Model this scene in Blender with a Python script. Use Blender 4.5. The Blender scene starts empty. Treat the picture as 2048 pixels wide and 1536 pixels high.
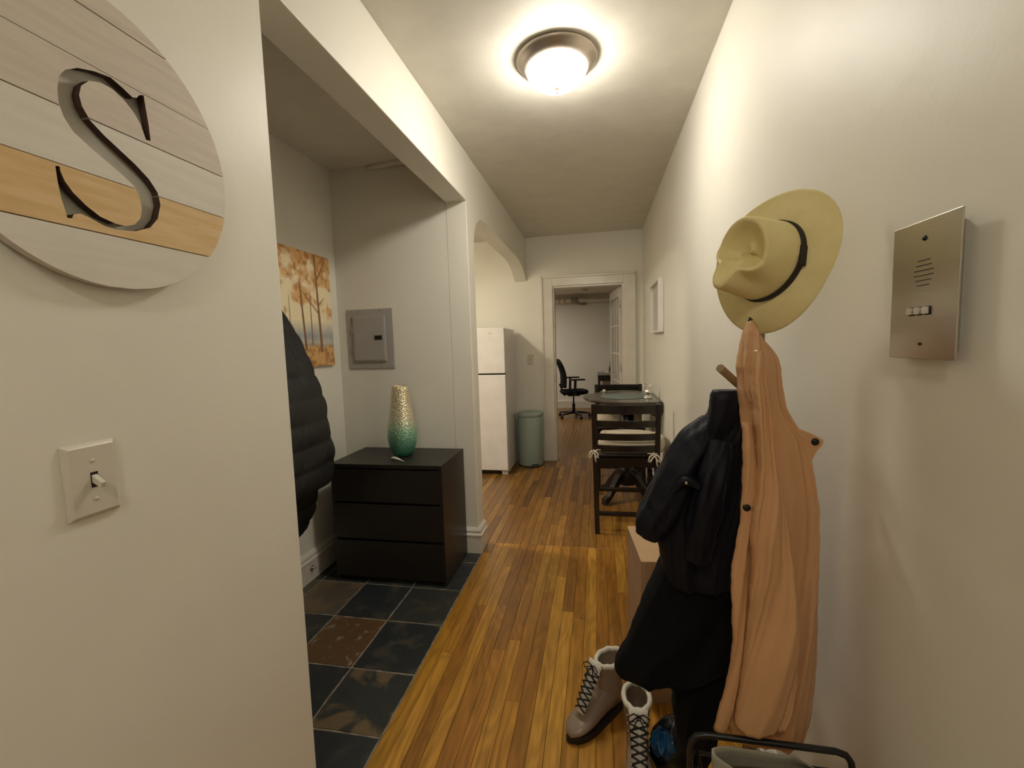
import bpy, bmesh, math, random
import numpy as np
from mathutils import Vector, Matrix
random.seed(7)
SC = bpy.context.scene
COL = SC.collection
PI = math.pi

# ------------------------------------------------------------------ camera
H_EYE = 1.35
F_PX = 890.03
def cam_axes():
    y, p, r = math.radians(10.981), math.radians(5.031), math.radians(-1.746)
    fw = Vector((-math.sin(y)*math.cos(p), math.cos(y)*math.cos(p), -math.sin(p)))
    rt = Vector((math.cos(y), math.sin(y), 0)); up = rt.cross(fw)
    return fw, rt*math.cos(r)+up*math.sin(r), up*math.cos(r)-rt*math.sin(r)
FW, RT, UP = cam_axes()
cd = bpy.data.cameras.new('camera'); co = bpy.data.objects.new('camera', cd); COL.objects.link(co)
M = Matrix((RT, UP, -FW)).transposed().to_4x4(); M.translation = (0, 0, H_EYE)
co.matrix_world = M
cd.sensor_width = 36; cd.lens = F_PX/2048*36; cd.clip_start = .02
SC.camera = co
SC.view_settings.view_transform = 'Standard'; SC.view_settings.look = 'None'
SC.view_settings.gamma = 1; SC.view_settings.use_curve_mapping = False
SC.view_settings.exposure = 1.30
LAMP_HALL = 34.0      # emission of the hall lamp's glass bowl
FILL_REAR = 25.0  # emission of the added fill lamp behind the camera
LAMP_KITCHEN = 13.0   # watts
LAMP_ROOM = 10.0
WARM = (1, .93, .81)
w = bpy.data.worlds.new('world'); SC.world = w; w.use_nodes = True
w.node_tree.nodes['Background'].inputs[0].default_value = (.9, .85, .75, 1)
w.node_tree.nodes['Background'].inputs[1].default_value = .03

def at(px, py, Y):
    "world point on the vertical plane Y seen at a photograph pixel"
    d = FW + RT*((px-1024)/F_PX) + UP*((768-py)/F_PX)
    t = Y/d.y
    return Vector((0, 0, H_EYE)) + d*t

def area_light(name, loc, size, power, color, rot=(0, 0, 0)):
    l = bpy.data.lights.new(name, 'AREA'); l.shape = 'DISK'; l.size = size; l.energy = power; l.color = color
    o = bpy.data.objects.new(name, l); o.location = loc; o.rotation_euler = rot; COL.objects.link(o); return o

# ------------------------------------------------------------------ room numbers (metres)
L, R, H = -.780, .487, 2.54
BEAM_Z, YA, YF, YN, T = 2.24, 2.720, 5.055, 1.008, .133
XA, HC, SL = -1.694, 2.505, -.757
YJ = 2.86                 # near jamb of the arch
XK = -2.7                 # kitchen left wall
YB, HB2 = 9.3, 2.32       # far room back wall and ceiling
YR = -2.6                 # wall behind the camera

# ------------------------------------------------------------------ materials
def nt(name):
    m = bpy.data.materials.new(name); m.use_nodes = True
    return m, m.node_tree.nodes, m.node_tree.links, m.node_tree.nodes['Principled BSDF']
def setp(b, **k):
    for a, v in k.items():
        n = {'color': 'Base Color', 'rough': 'Roughness', 'metal': 'Metallic', 'spec': 'Specular IOR Level', 'coat': 'Coat Weight', 'crough': 'Coat Roughness', 'sheen': 'Sheen Weight', 'trans': 'Transmission Weight', 'ior': 'IOR', 'sss': 'Subsurface Weight'}[a]
        b.inputs[n].default_value = (*v, 1) if a == 'color' else v
def s2l(c):
    return tuple((x/255/12.92 if x/255 <= .04045 else ((x/255+.055)/1.055)**2.4) for x in c)
def bump(ns, ls, b, scale, strength, dist=.002, detail=3, coords='Object', stretch=None):
    tc = ns.new('ShaderNodeTexCoord'); n = ns.new('ShaderNodeTexNoise'); bp = ns.new('ShaderNodeBump')
    n.inputs['Scale'].default_value = scale; n.inputs['Detail'].default_value = detail
    src = tc.outputs[coords]
    if stretch:
        mp = ns.new('ShaderNodeMapping'); mp.inputs['Scale'].default_value = stretch
        ls.new(src, mp.inputs['Vector']); src = mp.outputs[0]
    ls.new(src, n.inputs['Vector']); ls.new(n.outputs[0], bp.inputs['Height'])
    bp.inputs['Strength'].default_value = strength; bp.inputs['Distance'].default_value = dist
    ls.new(bp.outputs[0], b.inputs['Normal']); return n
def vary(ns, ls, b, c1, c2, scale, detail=4, lo=.35, hi=.65, stretch=None, coords='Object'):
    tc = ns.new('ShaderNodeTexCoord'); n = ns.new('ShaderNodeTexNoise'); r = ns.new('ShaderNodeValToRGB')
    n.inputs['Scale'].default_value = scale; n.inputs['Detail'].default_value = detail
    src = tc.outputs[coords]
    if stretch:
        mp = ns.new('ShaderNodeMapping'); mp.inputs['Scale'].default_value = stretch
        ls.new(src, mp.inputs['Vector']); src = mp.outputs[0]
    ls.new(src, n.inputs['Vector']); ls.new(n.outputs[0], r.inputs[0])
    r.color_ramp.elements[0].position = lo; r.color_ramp.elements[1].position = hi
    r.color_ramp.elements[0].color = (*c1, 1); r.color_ramp.elements[1].color = (*c2, 1)
    ls.new(r.outputs[0], b.inputs['Base Color']); return r
def simple(name, color, rough=.5, bscale=None, bstr=.2, c2=None, vscale=8, **k):
    m, ns, ls, b = nt(name); setp(b, color=color, rough=rough, **k)
    vary(ns, ls, b, color, c2 or tuple(x*.93 for x in color), vscale)
    if bscale: bump(ns, ls, b, bscale, bstr)
    return m
WALLC = (.79, .765, .68)
def wall_mat():
    m, ns, ls, b = nt('painted_plaster'); setp(b, rough=.47, spec=.4)
    vary(ns, ls, b, WALLC, tuple(x*.97 for x in WALLC), 2.5)
    tc = ns.new('ShaderNodeTexCoord')
    n1 = ns.new('ShaderNodeTexNoise'); n1.inputs['Scale'].default_value = 90; n1.inputs['Detail'].default_value = 2
    n2 = ns.new('ShaderNodeTexNoise'); n2.inputs['Scale'].default_value = 5; n2.inputs['Detail'].default_value = 3
    ls.new(tc.outputs['Object'], n1.inputs['Vector']); ls.new(tc.outputs['Object'], n2.inputs['Vector'])
    b1 = ns.new('ShaderNodeBump'); b1.inputs['Strength'].default_value = .12; b1.inputs['Distance'].default_value = .002
    b2 = ns.new('ShaderNodeBump'); b2.inputs['Strength'].default_value = .25; b2.inputs['Distance'].default_value = .012
    ls.new(n1.outputs[0], b1.inputs['Height']); ls.new(n2.outputs[0], b2.inputs['Height'])
    ls.new(b2.outputs[0], b1.inputs['Normal']); ls.new(b1.outputs[0], b.inputs['Normal'])
    return m
M_WALL = wall_mat()
M_CEIL = simple('ceiling_paint', (.73, .70, .62), .6, 60, .08)
M_TRIM = simple('white_trim_paint', (.72, .68, .60), .28, 40, .05)
M_SUB = simple('dark_subfloor', (.03, .018, .009), .9)
M_GROUT = simple('grey_grout', (.30, .26, .20), .9, 120, .3, (.16, .13, .10), 30)
def board_mat():
    m, ns, ls, b = nt('oak_floor'); setp(b, rough=.33, spec=.45, coat=.12, crough=.25)
    oi = ns.new('ShaderNodeObjectInfo'); geo = ns.new('ShaderNodeNewGeometry')
    add = ns.new('ShaderNodeVectorMath'); add.operation = 'ADD'
    mul = ns.new('ShaderNodeVectorMath'); mul.operation = 'MULTIPLY'; mul.inputs[1].default_value = (0, 1, 31)
    cmb = ns.new('ShaderNodeCombineXYZ')
    m10 = ns.new('ShaderNodeMath'); m10.operation = 'MULTIPLY'; m10.inputs[1].default_value = 57
    ls.new(oi.outputs['Random'], m10.inputs[0]); ls.new(m10.outputs[0], cmb.inputs[1]); ls.new(m10.outputs[0], cmb.inputs[2])
    ls.new(geo.outputs['Position'], add.inputs[0]); ls.new(cmb.outputs[0], add.inputs[1])
    mp = ns.new('ShaderNodeMapping'); mp.inputs['Scale'].default_value = (55, 2.6, 1)
    ls.new(add.outputs[0], mp.inputs['Vector'])
    n = ns.new('ShaderNodeTexNoise'); n.inputs['Scale'].default_value = 1; n.inputs['Detail'].default_value = 5; n.inputs['Distortion'].default_value = .8
    ls.new(mp.outputs[0], n.inputs['Vector'])
    mp2 = ns.new('ShaderNodeMapping'); mp2.inputs['Scale'].default_value = (9, 1.6, 1)
    ls.new(add.outputs[0], mp2.inputs['Vector'])
    wv = ns.new('ShaderNodeTexNoise'); wv.inputs['Scale'].default_value = 1; wv.inputs['Detail'].default_value = 2
    ls.new(mp2.outputs[0], wv.inputs['Vector'])
    sn = ns.new('ShaderNodeMath'); sn.operation = 'SINE'; k = ns.new('ShaderNodeMath'); k.operation = 'MULTIPLY'; k.inputs[1].default_value = 55
    ls.new(wv.outputs[0], k.inputs[0]); ls.new(k.outputs[0], sn.inputs[0])
    r = ns.new('ShaderNodeValToRGB'); e = r.color_ramp.elements
    e[0].position = .30; e[0].color = (.66, .63, .58, 1); e[1].position = .62; e[1].color = (1, 1, 1, 1)
    ls.new(n.outputs[0], r.inputs[0])
    r2 = ns.new('ShaderNodeMapRange'); r2.inputs[1].default_value = -1; r2.inputs[2].default_value = 1; r2.inputs[3].default_value = .80; r2.inputs[4].default_value = 1.05
    ls.new(sn.outputs[0], r2.inputs[0])
    mx = ns.new('ShaderNodeMix'); mx.data_type = 'RGBA'; mx.blend_type = 'MULTIPLY'; mx.inputs[0].default_value = 1
    ls.new(oi.outputs['Color'], mx.inputs[6]); ls.new(r.outputs[0], mx.inputs[7])
    vm = ns.new('ShaderNodeVectorMath'); vm.operation = 'SCALE'; ls.new(mx.outputs[2], vm.inputs[0]); ls.new(r2.outputs[0], vm.inputs['Scale'])
    ls.new(vm.outputs[0], b.inputs['Base Color'])
    bp = ns.new('ShaderNodeBump'); bp.inputs['Strength'].default_value = .12; bp.inputs['Distance'].default_value = .001
    ls.new(n.outputs[0], bp.inputs['Height']); ls.new(bp.outputs[0], b.inputs['Normal'])
    return m
M_BOARD = board_mat()
def slate_mat(name, spot, lo, hi, scale=9):
    m, ns, ls, b = nt(name); setp(b, rough=.42, spec=.45)
    oi = ns.new('ShaderNodeObjectInfo'); geo = ns.new('ShaderNodeNewGeometry')
    n = ns.new('ShaderNodeTexNoise'); n.inputs['Scale'].default_value = scale; n.inputs['Detail'].default_value = 6; n.inputs['Distortion'].default_value = .6
    ls.new(geo.outputs['Position'], n.inputs['Vector'])
    r = ns.new('ShaderNodeValToRGB'); r.color_ramp.elements[0].position = lo; r.color_ramp.elements[1].position = hi
    r.color_ramp.elements[0].color = (0, 0, 0, 1); r.color_ramp.elements[1].color = (1, 1, 1, 1)
    ls.new(n.outputs[0], r.inputs[0])
    mx = ns.new('ShaderNodeMix'); mx.data_type = 'RGBA'
    ls.new(r.outputs[0], mx.inputs[0]); ls.new(oi.outputs['Color'], mx.inputs[6]); mx.inputs[7].default_value = (*spot, 1)
    ls.new(mx.outputs[2], b.inputs['Base Color'])
    bp = ns.new('ShaderNodeBump'); bp.inputs['Strength'].default_value = .5; bp.inputs['Distance'].default_value = .004
    ls.new(n.outputs[0], bp.inputs['Height']); ls.new(bp.outputs[0], b.inputs['Normal'])
    return m
M_SLATE = slate_mat('charcoal_slate', (.085, .075, .055), .52, .75)
M_SLATE2 = slate_mat('patched_slate', (.14, .10, .055), .50, .56, 5)
M_RUST = slate_mat('rust_slate', (.24, .20, .15), .60, .70, 22)
M_BLACKWOOD = simple('black_brown_veneer', (.016, .012, .009), .42, 200, .05, (.022, .016, .012), 30)
M_CHAIRWOOD = simple('dark_espresso_wood', (.012, .008, .006), .22)
M_TABLEWOOD = simple('table_top_wood', (.045, .038, .03), .16)
M_FABRIC = simple('cream_cushion_cloth', (.62, .55, .42), .9, 300, .3)
M_STEEL = None
def steel():
    m, ns, ls, b = nt('brushed_steel'); setp(b, metal=1, rough=.34, color=(.55, .52, .47))
    bump(ns, ls, b, 400, .08, stretch=(1, .03, 1)); return m
M_STEEL = steel()
M_CHROME = simple('chrome', (.8, .78, .74), .12, metal=1)
M_DARKMETAL = simple('dark_metal', (.03, .03, .03), .4, metal=.8)
M_GREYPAINT = simple('grey_enamel', s2l((168, 165, 160)), .4)
M_BLACK = simple('black_plastic', (.012, .012, .012), .35)
M_WHITEPL = simple('white_plastic', (.66, .62, .53), .32)
M_SLOT = simple('dark_slot', (.01, .008, .006), .8)
M_FRIDGE = simple('white_fridge_enamel', (.74, .71, .69), .3, 250, .06)
M_SAGE = simple('sage_steel', s2l((152, 168, 158)), .38)
M_NICKEL = simple('satin_nickel', (.42, .36, .30), .35, metal=.85)
def emis(name, c, s):
    m, ns, ls, b = nt(name); setp(b, color=(.9, .88, .85)); b.inputs['Emission Color'].default_value = (*c, 1); b.inputs['Emission Strength'].default_value = s; return m
M_GLOW = emis('lit_glass_bowl', WARM, LAMP_HALL)
M_GLOW2 = emis('rear_fill_bowl', WARM, FILL_REAR)
def cloth(name, c, c2, rough, scale=220, strength=.25, sheen=0, wr=14, wrs=.4):
    m, ns, ls, b = nt(name); setp(b, rough=rough, sheen=sheen)
    vary(ns, ls, b, c, c2, 4)
    tc = ns.new('ShaderNodeTexCoord')
    n1 = ns.new('ShaderNodeTexNoise'); n1.inputs['Scale'].default_value = scale
    n2 = ns.new('ShaderNodeTexNoise'); n2.inputs['Scale'].default_value = wr; n2.inputs['Detail'].default_value = 4; n2.inputs['Distortion'].default_value = .7
    mp = ns.new('ShaderNodeMapping'); mp.inputs['Scale'].default_value = (1, 1, .45)
    ls.new(tc.outputs['Object'], n1.inputs['Vector']); ls.new(tc.outputs['Object'], mp.inputs[0]); ls.new(mp.outputs[0], n2.inputs['Vector'])
    b1 = ns.new('ShaderNodeBump'); b1.inputs['Strength'].default_value = strength; b1.inputs['Distance'].default_value = .0006
    b2 = ns.new('ShaderNodeBump'); b2.inputs['Strength'].default_value = wrs; b2.inputs['Distance'].default_value = .012
    ls.new(n1.outputs[0], b1.inputs['Height']); ls.new(n2.outputs[0], b2.inputs['Height'])
    ls.new(b2.outputs[0], b1.inputs['Normal']); ls.new(b1.outputs[0], b.inputs['Normal'])
    return m
M_PINK = cloth('tan_pink_rain_fabric', (.59, .325, .155), (.56, .305, .142), .38, 200, .1, 0, 11, .38)
M_PINKIN = cloth('tan_pink_lining', (.30, .15, .08), (.26, .13, .07), .6)
M_NAVY = cloth('navy_black_nylon', (.0055, .006, .011), (.0075, .0085, .015), .55, 200, .1, 0, 12, .9)
M_BLK = cloth('black_wool', (.0025, .0025, .0035), (.0035, .0035, .0045), .9)
for m_ in (M_NAVY, M_BLK, ): m_.node_tree.nodes['Principled BSDF'].inputs['Specular IOR Level'].default_value = .22
M_PUFF = cloth('black_puffer_nylon', (.006, .006, .0065), (.009, .009, .0095), .55, 150, .1, 0, 30, .5)
def straw():
    m, ns, ls, b = nt('woven_straw'); setp(b, rough=.75)
    vary(ns, ls, b, (.84, .74, .38), (.79, .68, .33), 20)
    tc = ns.new('ShaderNodeTexCoord'); w1 = ns.new('ShaderNodeTexWave'); w1.inputs['Scale'].default_value = 130; w1.bands_direction = 'X'
    w2 = ns.new('ShaderNodeTexWave'); w2.inputs['Scale'].default_value = 130; w2.bands_direction = 'Y'
    ad = ns.new('ShaderNodeMath'); ls.new(tc.outputs['Object'], w1.inputs[0]); ls.new(tc.outputs['Object'], w2.inputs[0])
    ls.new(w1.outputs[1], ad.inputs[0]); ls.new(w2.outputs[1], ad.inputs[1])
    bp = ns.new('ShaderNodeBump'); bp.inputs['Strength'].default_value = .3; bp.inputs['Distance'].default_value = .0008
    ls.new(ad.outputs[0], bp.inputs['Height']); ls.new(bp.outputs[0], b.inputs['Normal'])
    return m
M_STRAW = straw()
M_BAND = simple('dark_ribbon', (.02, .012, .010), .7)
M_RACKWOOD = simple('stained_beech', (.22, .14, .06), .4, 60, .1, (.30, .20, .10), 20)
M_CARD = simple('cardboard', (.50, .33, .19), .85, 90, .1, (.46, .30, .17), 6)
M_BOOT = simple('taupe_leather', (.30, .225, .17), .30, 60, .1)
M_SOLE = simple('dark_rubber', (.012, .009, .008), .6)
M_FLEECE = simple('white_fleece', (.72, .68, .58), .95, 120, 1.0)
M_LACE = simple('black_lace', (.012, .007, .007), .7)
M_CANVAS = simple('grey_canvas', (.30, .28, .21), .9, 260, .3)
M_INSOLE = simple('olive_insole', (.09, .07, .03), .9)
M_BLUE = simple('blue_plastic_film', (.005, .05, .12), .2, 40, .8)
M_BAG = simple('black_bag_film', (.004, .005, .006), .3, 18, .6)

# ------------------------------------------------------------------ mesh helpers
class MB:
    def __init__(s): s.v = []; s.f = []; s.sm = []; s.mi = []
    def add(s, vs, fs, smooth=False, mi=0):
        o = len(s.v); s.v += [tuple(v) for v in vs]
        s.f += [tuple(i+o for i in f) for f in fs]; s.sm += [smooth]*len(fs); s.mi += [mi]*len(fs); return s
    def box(s, x0, x1, y0, y1, z0, z1, mi=0):
        vs = [(x, y, z) for z in (z0, z1) for y in (y0, y1) for x in (x0, x1)]
        return s.add(vs, [(0, 2, 3, 1), (4, 5, 7, 6), (0, 1, 5, 4), (2, 6, 7, 3), (0, 4, 6, 2), (1, 3, 7, 5)], False, mi)
    def bar(s, a, b, w_, h_, up=(0, 0, 1)):
        a = Vector(a); b = Vector(b); d = (b-a).normalized(); u = Vector(up)
        x = d.cross(u)
        if x.length < 1e-4: x = d.cross(Vector((0, 1, 0)))
        x.normalize(); y = x.cross(d).normalized()
        vs = [p+x*(i*w_/2)+y*(j*h_/2) for p in (a, b) for j in (-1, 1) for i in (-1, 1)]
        return s.add(vs, [(0, 1, 3, 2), (4, 6, 7, 5), (0, 4, 5, 1), (2, 3, 7, 6), (0, 2, 6, 4), (1, 5, 7, 3)])
    def loft(s, rings, cap=True, smooth=True, closed=True, mi=0):
        n = len(rings[0]); vs = [p for r in rings for p in r]; fs = []
        for i in range(len(rings)-1):
            for j in range(n if closed else n-1):
                k = (j+1) % n
                fs.append((i*n+j, i*n+k, (i+1)*n+k, (i+1)*n+j))
        s.add(vs, fs, smooth, mi)
        if cap:
            s.add(rings[0], [tuple(range(n))[::-1]], False, mi); s.add(rings[-1], [tuple(range(n))], False, mi)
        return s
    def tube(s, pts, rad, n=10, cap=True, mi=0):
        pts = [Vector(p) for p in pts]; rings = []
        if not hasattr(rad, '__len__'): rad = [rad]*len(pts)
        prev = None
        for i, p in enumerate(pts):
            d = (pts[min(i+1, len(pts)-1)]-pts[max(i-1, 0)])
            if d.length < 1e-9: d = Vector((0, 0, 1))
            d.normalize()
            if prev is None:
                u = d.cross(Vector((0, 0, 1)))
                if u.length < 1e-3: u = d.cross(Vector((1, 0, 0)))
            else: u = prev - d*prev.dot(d)
            u.normalize(); prev = u; v = d.cross(u)
            rings.append([p+(u*math.cos(2*PI*k/n)+v*math.sin(2*PI*k/n))*rad[i] for k in range(n)])
        return s.loft(rings, cap, mi=mi)
    def lathe(s, prof, c=(0, 0, 0), n=32, axis='Z', cap=True, smooth=True, mi=0):
        rings = []
        for r, h in prof:
            ring = []
            for k in range(n):
                a = 2*PI*k/n; x, y = max(r, 1e-5)*math.cos(a), max(r, 1e-5)*math.sin(a)
                q = {'Z': (x, y, h), 'X': (h, x, y), 'Y': (y, h, x), '-X': (-h, y, x)}[axis]
                ring.append((c[0]+q[0], c[1]+q[1], c[2]+q[2]))
            rings.append(ring)
        return s.loft(rings, cap, smooth, mi=mi)
    def prism(s, poly, axis, a, b, mi=0):
        "extrude a 2-D polygon along an axis"
        def p3(u, v, t): return {'X': (t, u, v), 'Y': (u, t, v), 'Z': (u, v, t)}[axis]
        n = len(poly); vs = [p3(u, v, a) for u, v in poly]+[p3(u, v, b) for u, v in poly]
        fs = [(i, (i+1) % n, n+(i+1) % n, n+i) for i in range(n)]+[tuple(range(n))[::-1], tuple(range(n, 2*n))]
        return s.add(vs, fs, False, mi)
    def xf(s, mat):
        s.v = [tuple(mat @ Vector(v)) for v in s.v]; return s

def build(name, mb, mat, parent=None, world=True, bevel=0, seg=2, kind=None, label=None, sub=0, fix=True):
    me = bpy.data.meshes.new(name)
    vs = mb.v
    if parent is not None and world:
        o = Vector((0, 0, 0)); p = parent
        while p: o += p.location; p = p.parent
        vs = [(v[0]-o.x, v[1]-o.y, v[2]-o.z) for v in vs]
    me.from_pydata(vs, [], mb.f)
    for i, pl in enumerate(me.polygons): pl.use_smooth = mb.sm[i]; pl.material_index = mb.mi[i]
    for mm in (mat if isinstance(mat, (list, tuple)) else [mat]): me.materials.append(mm)
    bm = bmesh.new(); bm.from_mesh(me); bmesh.ops.remove_doubles(bm, verts=bm.verts, dist=1e-6)
    if fix: bmesh.ops.recalc_face_normals(bm, faces=bm.faces)
    bm.to_mesh(me); bm.free()
    o = bpy.data.objects.new(name, me); COL.objects.link(o)
    if parent: o.parent = parent
    if bevel:
        m = o.modifiers.new('bevel', 'BEVEL'); m.width = bevel; m.segments = seg; m.limit_method = 'ANGLE'; m.angle_limit = math.radians(40)
    if sub:
        m = o.modifiers.new('sub', 'SUBSURF'); m.levels = sub; m.render_levels = sub
    if kind: o['kind'] = kind
    if label: o['label'] = label
    return o
def tag(o, label, cat, group=None):
    o['label'] = label; o['category'] = cat
    if group: o['group'] = group
    return o
def thing(name, label, cat, loc=(0, 0, 0), rz=0, group=None):
    o = bpy.data.objects.new(name, None); COL.objects.link(o); o.empty_display_size = .05
    o.location = loc; o.rotation_euler = (0, 0, rz); return tag(o, label, cat, group)
def struct(name, mb, mat, bevel=0, parent=None):
    return build(name, mb, mat, parent, bevel=bevel, kind='structure')
def lerp(a, b, t): return a+(b-a)*t
def interp(x, xs, ys):
    return float(np.interp(x, xs, ys))
def nse(*a):
    s = 0
    for i, x in enumerate(a): s += math.sin(x*(1.7+i*.31)+i*1.3)
    return s/len(a)

# ------------------------------------------------------------------ room shell
struct('wall_right', MB().box(R, R+.12, YR, YF, 0, H), M_WALL)
# left hall wall: near wall, beam over the alcove, pier and arch to the kitchen, one plane
arch = [(YR, 0), (YN, 0), (YN, BEAM_Z), (YA, BEAM_Z), (YA, 0), (YJ, 0), (YJ, 1.93), (2.868, 2.03), (2.90, 2.10), (2.96, 2.165), (3.05, 2.208), (3.16, 2.222),
        (4.40, 2.222), (4.62, 2.212), (4.78, 2.185), (4.90, 2.14), (5.0, 2.09), (YF, 2.055), (YF, H), (YR, H)]
def tri_prism(poly, axis, a, b):
    bm = bmesh.new()
    def p3(u, v, t): return {'X': (t, u, v), 'Y': (u, t, v), 'Z': (u, v, t)}[axis]
    f = bm.faces.new([bm.verts.new(p3(u, v, a)) for u, v in poly])
    r = bmesh.ops.extrude_face_region(bm, geom=[f])
    for g in r['geom']:
        if isinstance(g, bmesh.types.BMVert):
            g.co += Vector(p3(0, 0, b-a))
    bmesh.ops.triangulate(bm, faces=[f for f in bm.faces if len(f.verts) > 4])
    mb = MB(); bm.verts.index_update()
    mb.add([v.co[:] for v in bm.verts], [[v.index for v in f.verts] for f in bm.faces]); bm.free(); return mb
struct('wall_left', tri_prism(arch, 'X', L-T, L), M_WALL, bevel=.004)
struct('wall_alcove_left', MB().box(XA-.1, XA, YR, YA, 0, H), M_WALL)
struct('wall_alcove_back', MB().box(XA-.1, L-T, YA, YJ, 0, H), M_WALL)
struct('wall_kitchen_left', MB().box(XK-.1, XK, YJ, YF, 0, H), M_WALL)
struct('wall_kitchen_front', MB().box(XK, XA-.1, YA, YJ, 0, H), M_WALL)
DX0, DX1, DZ = -.489, .286, 1.987
WT = .14
far = MB().box(XK-.1, DX0, YF, YF+WT, 0, H).box(DX1, 1.3, YF, YF+WT, 0, H).box(DX0, DX1, YF, YF+WT, DZ, H)
struct('wall_far', far, M_WALL)
struct('wall_behind', MB().box(XA-.1, R+.12, YR-.1, YR, 0, H), M_WALL)
struct('ceiling', MB().box(L-T, R+.12, YR, YF, H, H+.1), M_CEIL)
struct('ceiling_alcove', MB().box(XA, L-T, YR, YA, HC, HC+.1), M_CEIL)
struct('ceiling_kitchen', MB().box(XK, L-T, YJ, YF, H-.01, H+.1), M_CEIL)
XE0, XE1 = -2.6, 1.3
struct('wall_room_left', MB().box(XE0-.1, XE0, YF+WT, YB, 0, HB2), M_WALL)
struct('wall_room_right', MB().box(XE1, XE1+.1, YF+WT, YB, 0, HB2), M_WALL)
struct('wall_room_back', MB().box(XE0-.1, XE1+.1, YB, YB+.1, 0, HB2), M_WALL)
struct('ceiling_room', MB().box(XE0-.1, XE1+.1, YF+WT, YB+.1, HB2, HB2+.1), M_CEIL)
# a plaster ridge in the corner of the alcove ceiling
struct('trim_1', MB().tube([(-1.43, YA-.004, HC-.012), (-1.33, YA-.02, HC-.006), (-1.2, YA-.035, HC-.004), (-1.02, YA-.03, HC-.004)], [.012, .02, .022, .02], 8), M_CEIL)
# thin paint ridge on the right wall
struct('trim_2', MB().tube([(R, .835+.0, 1.93), (R, .834, 2.02), (R, .836, 2.12)], .0022, 6), M_WALL)

# baseboards
PROF = [(0, 0), (.022, 0), (.022, .112), (.026, .115), (.0265, .124), (.018, .131), (.0165, .140), (.020, .148), (.0145, .158), (.006, .168), (0, .168)]
def baseboard(name, pts, side=1):
    mb = MB(); rings = []
    n = len(pts)
    for i in range(n):
        p = Vector(pts[i])
        d0 = (p-Vector(pts[i-1])).normalized() if i else None
        d1 = (Vector(pts[i+1])-p).normalized() if i < n-1 else None
        nn = []
        for d in (d0, d1):
            if d is not None: nn.append(Vector((d.y, -d.x))*side)
        if len(nn) == 2: m = (nn[0]+nn[1]); m = m/(1+nn[0].dot(nn[1]))
        else: m = nn[0]
        rings.append([(p.x+m.x*o, p.y+m.y*o, z) for o, z in PROF])
    mb.loft(rings, True, False); return struct(name, mb, M_TRIM)
baseboard('baseboard_alcove', [(XA, .2), (XA, YA), (L, YA), (L, YJ+.0)], 1)
baseboard('baseboard_right', [(R, YR), (R, YF)], -1)
baseboard('baseboard_left', [(L, YR), (L, YN)], 1)
baseboard('baseboard_kitchen', [(XK, YF), (-.63, YF)], 1)
baseboard('baseboard_far', [(.42, YF), (R-.027, YF)], 1)
baseboard('baseboard_room', [(XE0, YB), (XE1, YB)], 1)

# door casing and jamb (far end of the hall)
CX0, CX1, CZ = -.612, .405, 2.088
def casing(yw, sgn, name):
    mb = MB(); t = .02*sgn
    for x0, x1, z0, z1 in ((CX0, DX0, 0, CZ), (DX1, CX1, 0, CZ), (DX0, DX1, DZ, CZ)):
        mb.box(x0, x1, min(yw, yw-t), max(yw, yw-t), z0, z1)
    t2 = .034*sgn
    for x0, x1, z0, z1 in ((CX0-.006, CX0+.016, 0, CZ+.006), (CX1-.016, CX1+.006, 0, CZ+.006), (CX0, CX1, CZ-.014, CZ+.008)):
        mb.box(x0, x1, min(yw, yw-t2), max(yw, yw-t2), z0, z1)
    return struct(name, mb, M_TRIM, bevel=.003)
casing(YF, 1, 'door_1')
jm = MB().box(DX0, DX0+.018, YF, YF+WT, 0, DZ).box(DX1-.018, DX1, YF, YF+WT, 0, DZ).box(DX0+.018, DX1-.018, YF, YF+WT, DZ-.018, DZ)
struct('trim_3', jm, M_TRIM)
casing(YF+WT, -1, 'trim_4')

# ------------------------------------------------------------------ wooden floor, every strip its own board
floor = struct('floor', MB().box(XK-.1, R, YR, YF+WT, -.06, -.012).box(XE0, XE1, YF+WT, YB, -.06, -.012), M_SUB)
PITCH = .0566
def unit_board():
    c = .012
    mb = MB()
    # unit footprint, chamfered top rim is made in absolute size below
    return mb
_bcache = {}
def board_mesh(wd, ln):
    k = (round(wd, 4), round(ln, 2))
    if k in _bcache: return _bcache[k]
    c = .0009; x, y = k[0]/2, k[1]/2
    vs = [(-x, -y, -.012), (x, -y, -.012), (x, y, -.012), (-x, y, -.012), (-x, -y, -c), (x, -y, -c), (x, y, -c), (-x, y, -c), (-x+c, -y+c, 0), (x-c, -y+c, 0), (x-c, y-c, 0), (-x+c, y-c, 0)]
    fs = [(0, 1, 5, 4), (1, 2, 6, 5), (2, 3, 7, 6), (3, 0, 4, 7), (4, 5, 9, 8), (5, 6, 10, 9), (6, 7, 11, 10), (7, 4, 8, 11), (8, 9, 10, 11)]
    me = bpy.data.meshes.new('floor_board'); me.from_pydata(vs, [], fs); me.materials.append(M_BOARD)
    _bcache[k] = me; return me
TONES = [(.58, .30, .036), (.52, .26, .030), (.62, .335, .044), (.46, .215, .026), (.54, .275, .032), (.41, .19, .024), (.60, .32, .040)]
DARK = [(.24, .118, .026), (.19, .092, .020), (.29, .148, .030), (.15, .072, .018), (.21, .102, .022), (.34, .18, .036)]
nb = 0
def board(x, y0, y1, tone, wd=PITCH-.0012):
    global nb
    o = bpy.data.objects.new('floor_board', board_mesh(wd, round(y1-y0-.0008, 2) if False else round((y1-y0), 2)-.0))
    o.scale = (1, (y1-y0-.0008)/round((y1-y0), 2), 1)
    o.location = (x, (y0+y1)/2, 0)
    COL.objects.link(o); o.parent = floor; o.color = (*tone, 1); nb += 1
    return o
rb = random.Random(11)
SEAM = 2.87
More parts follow.
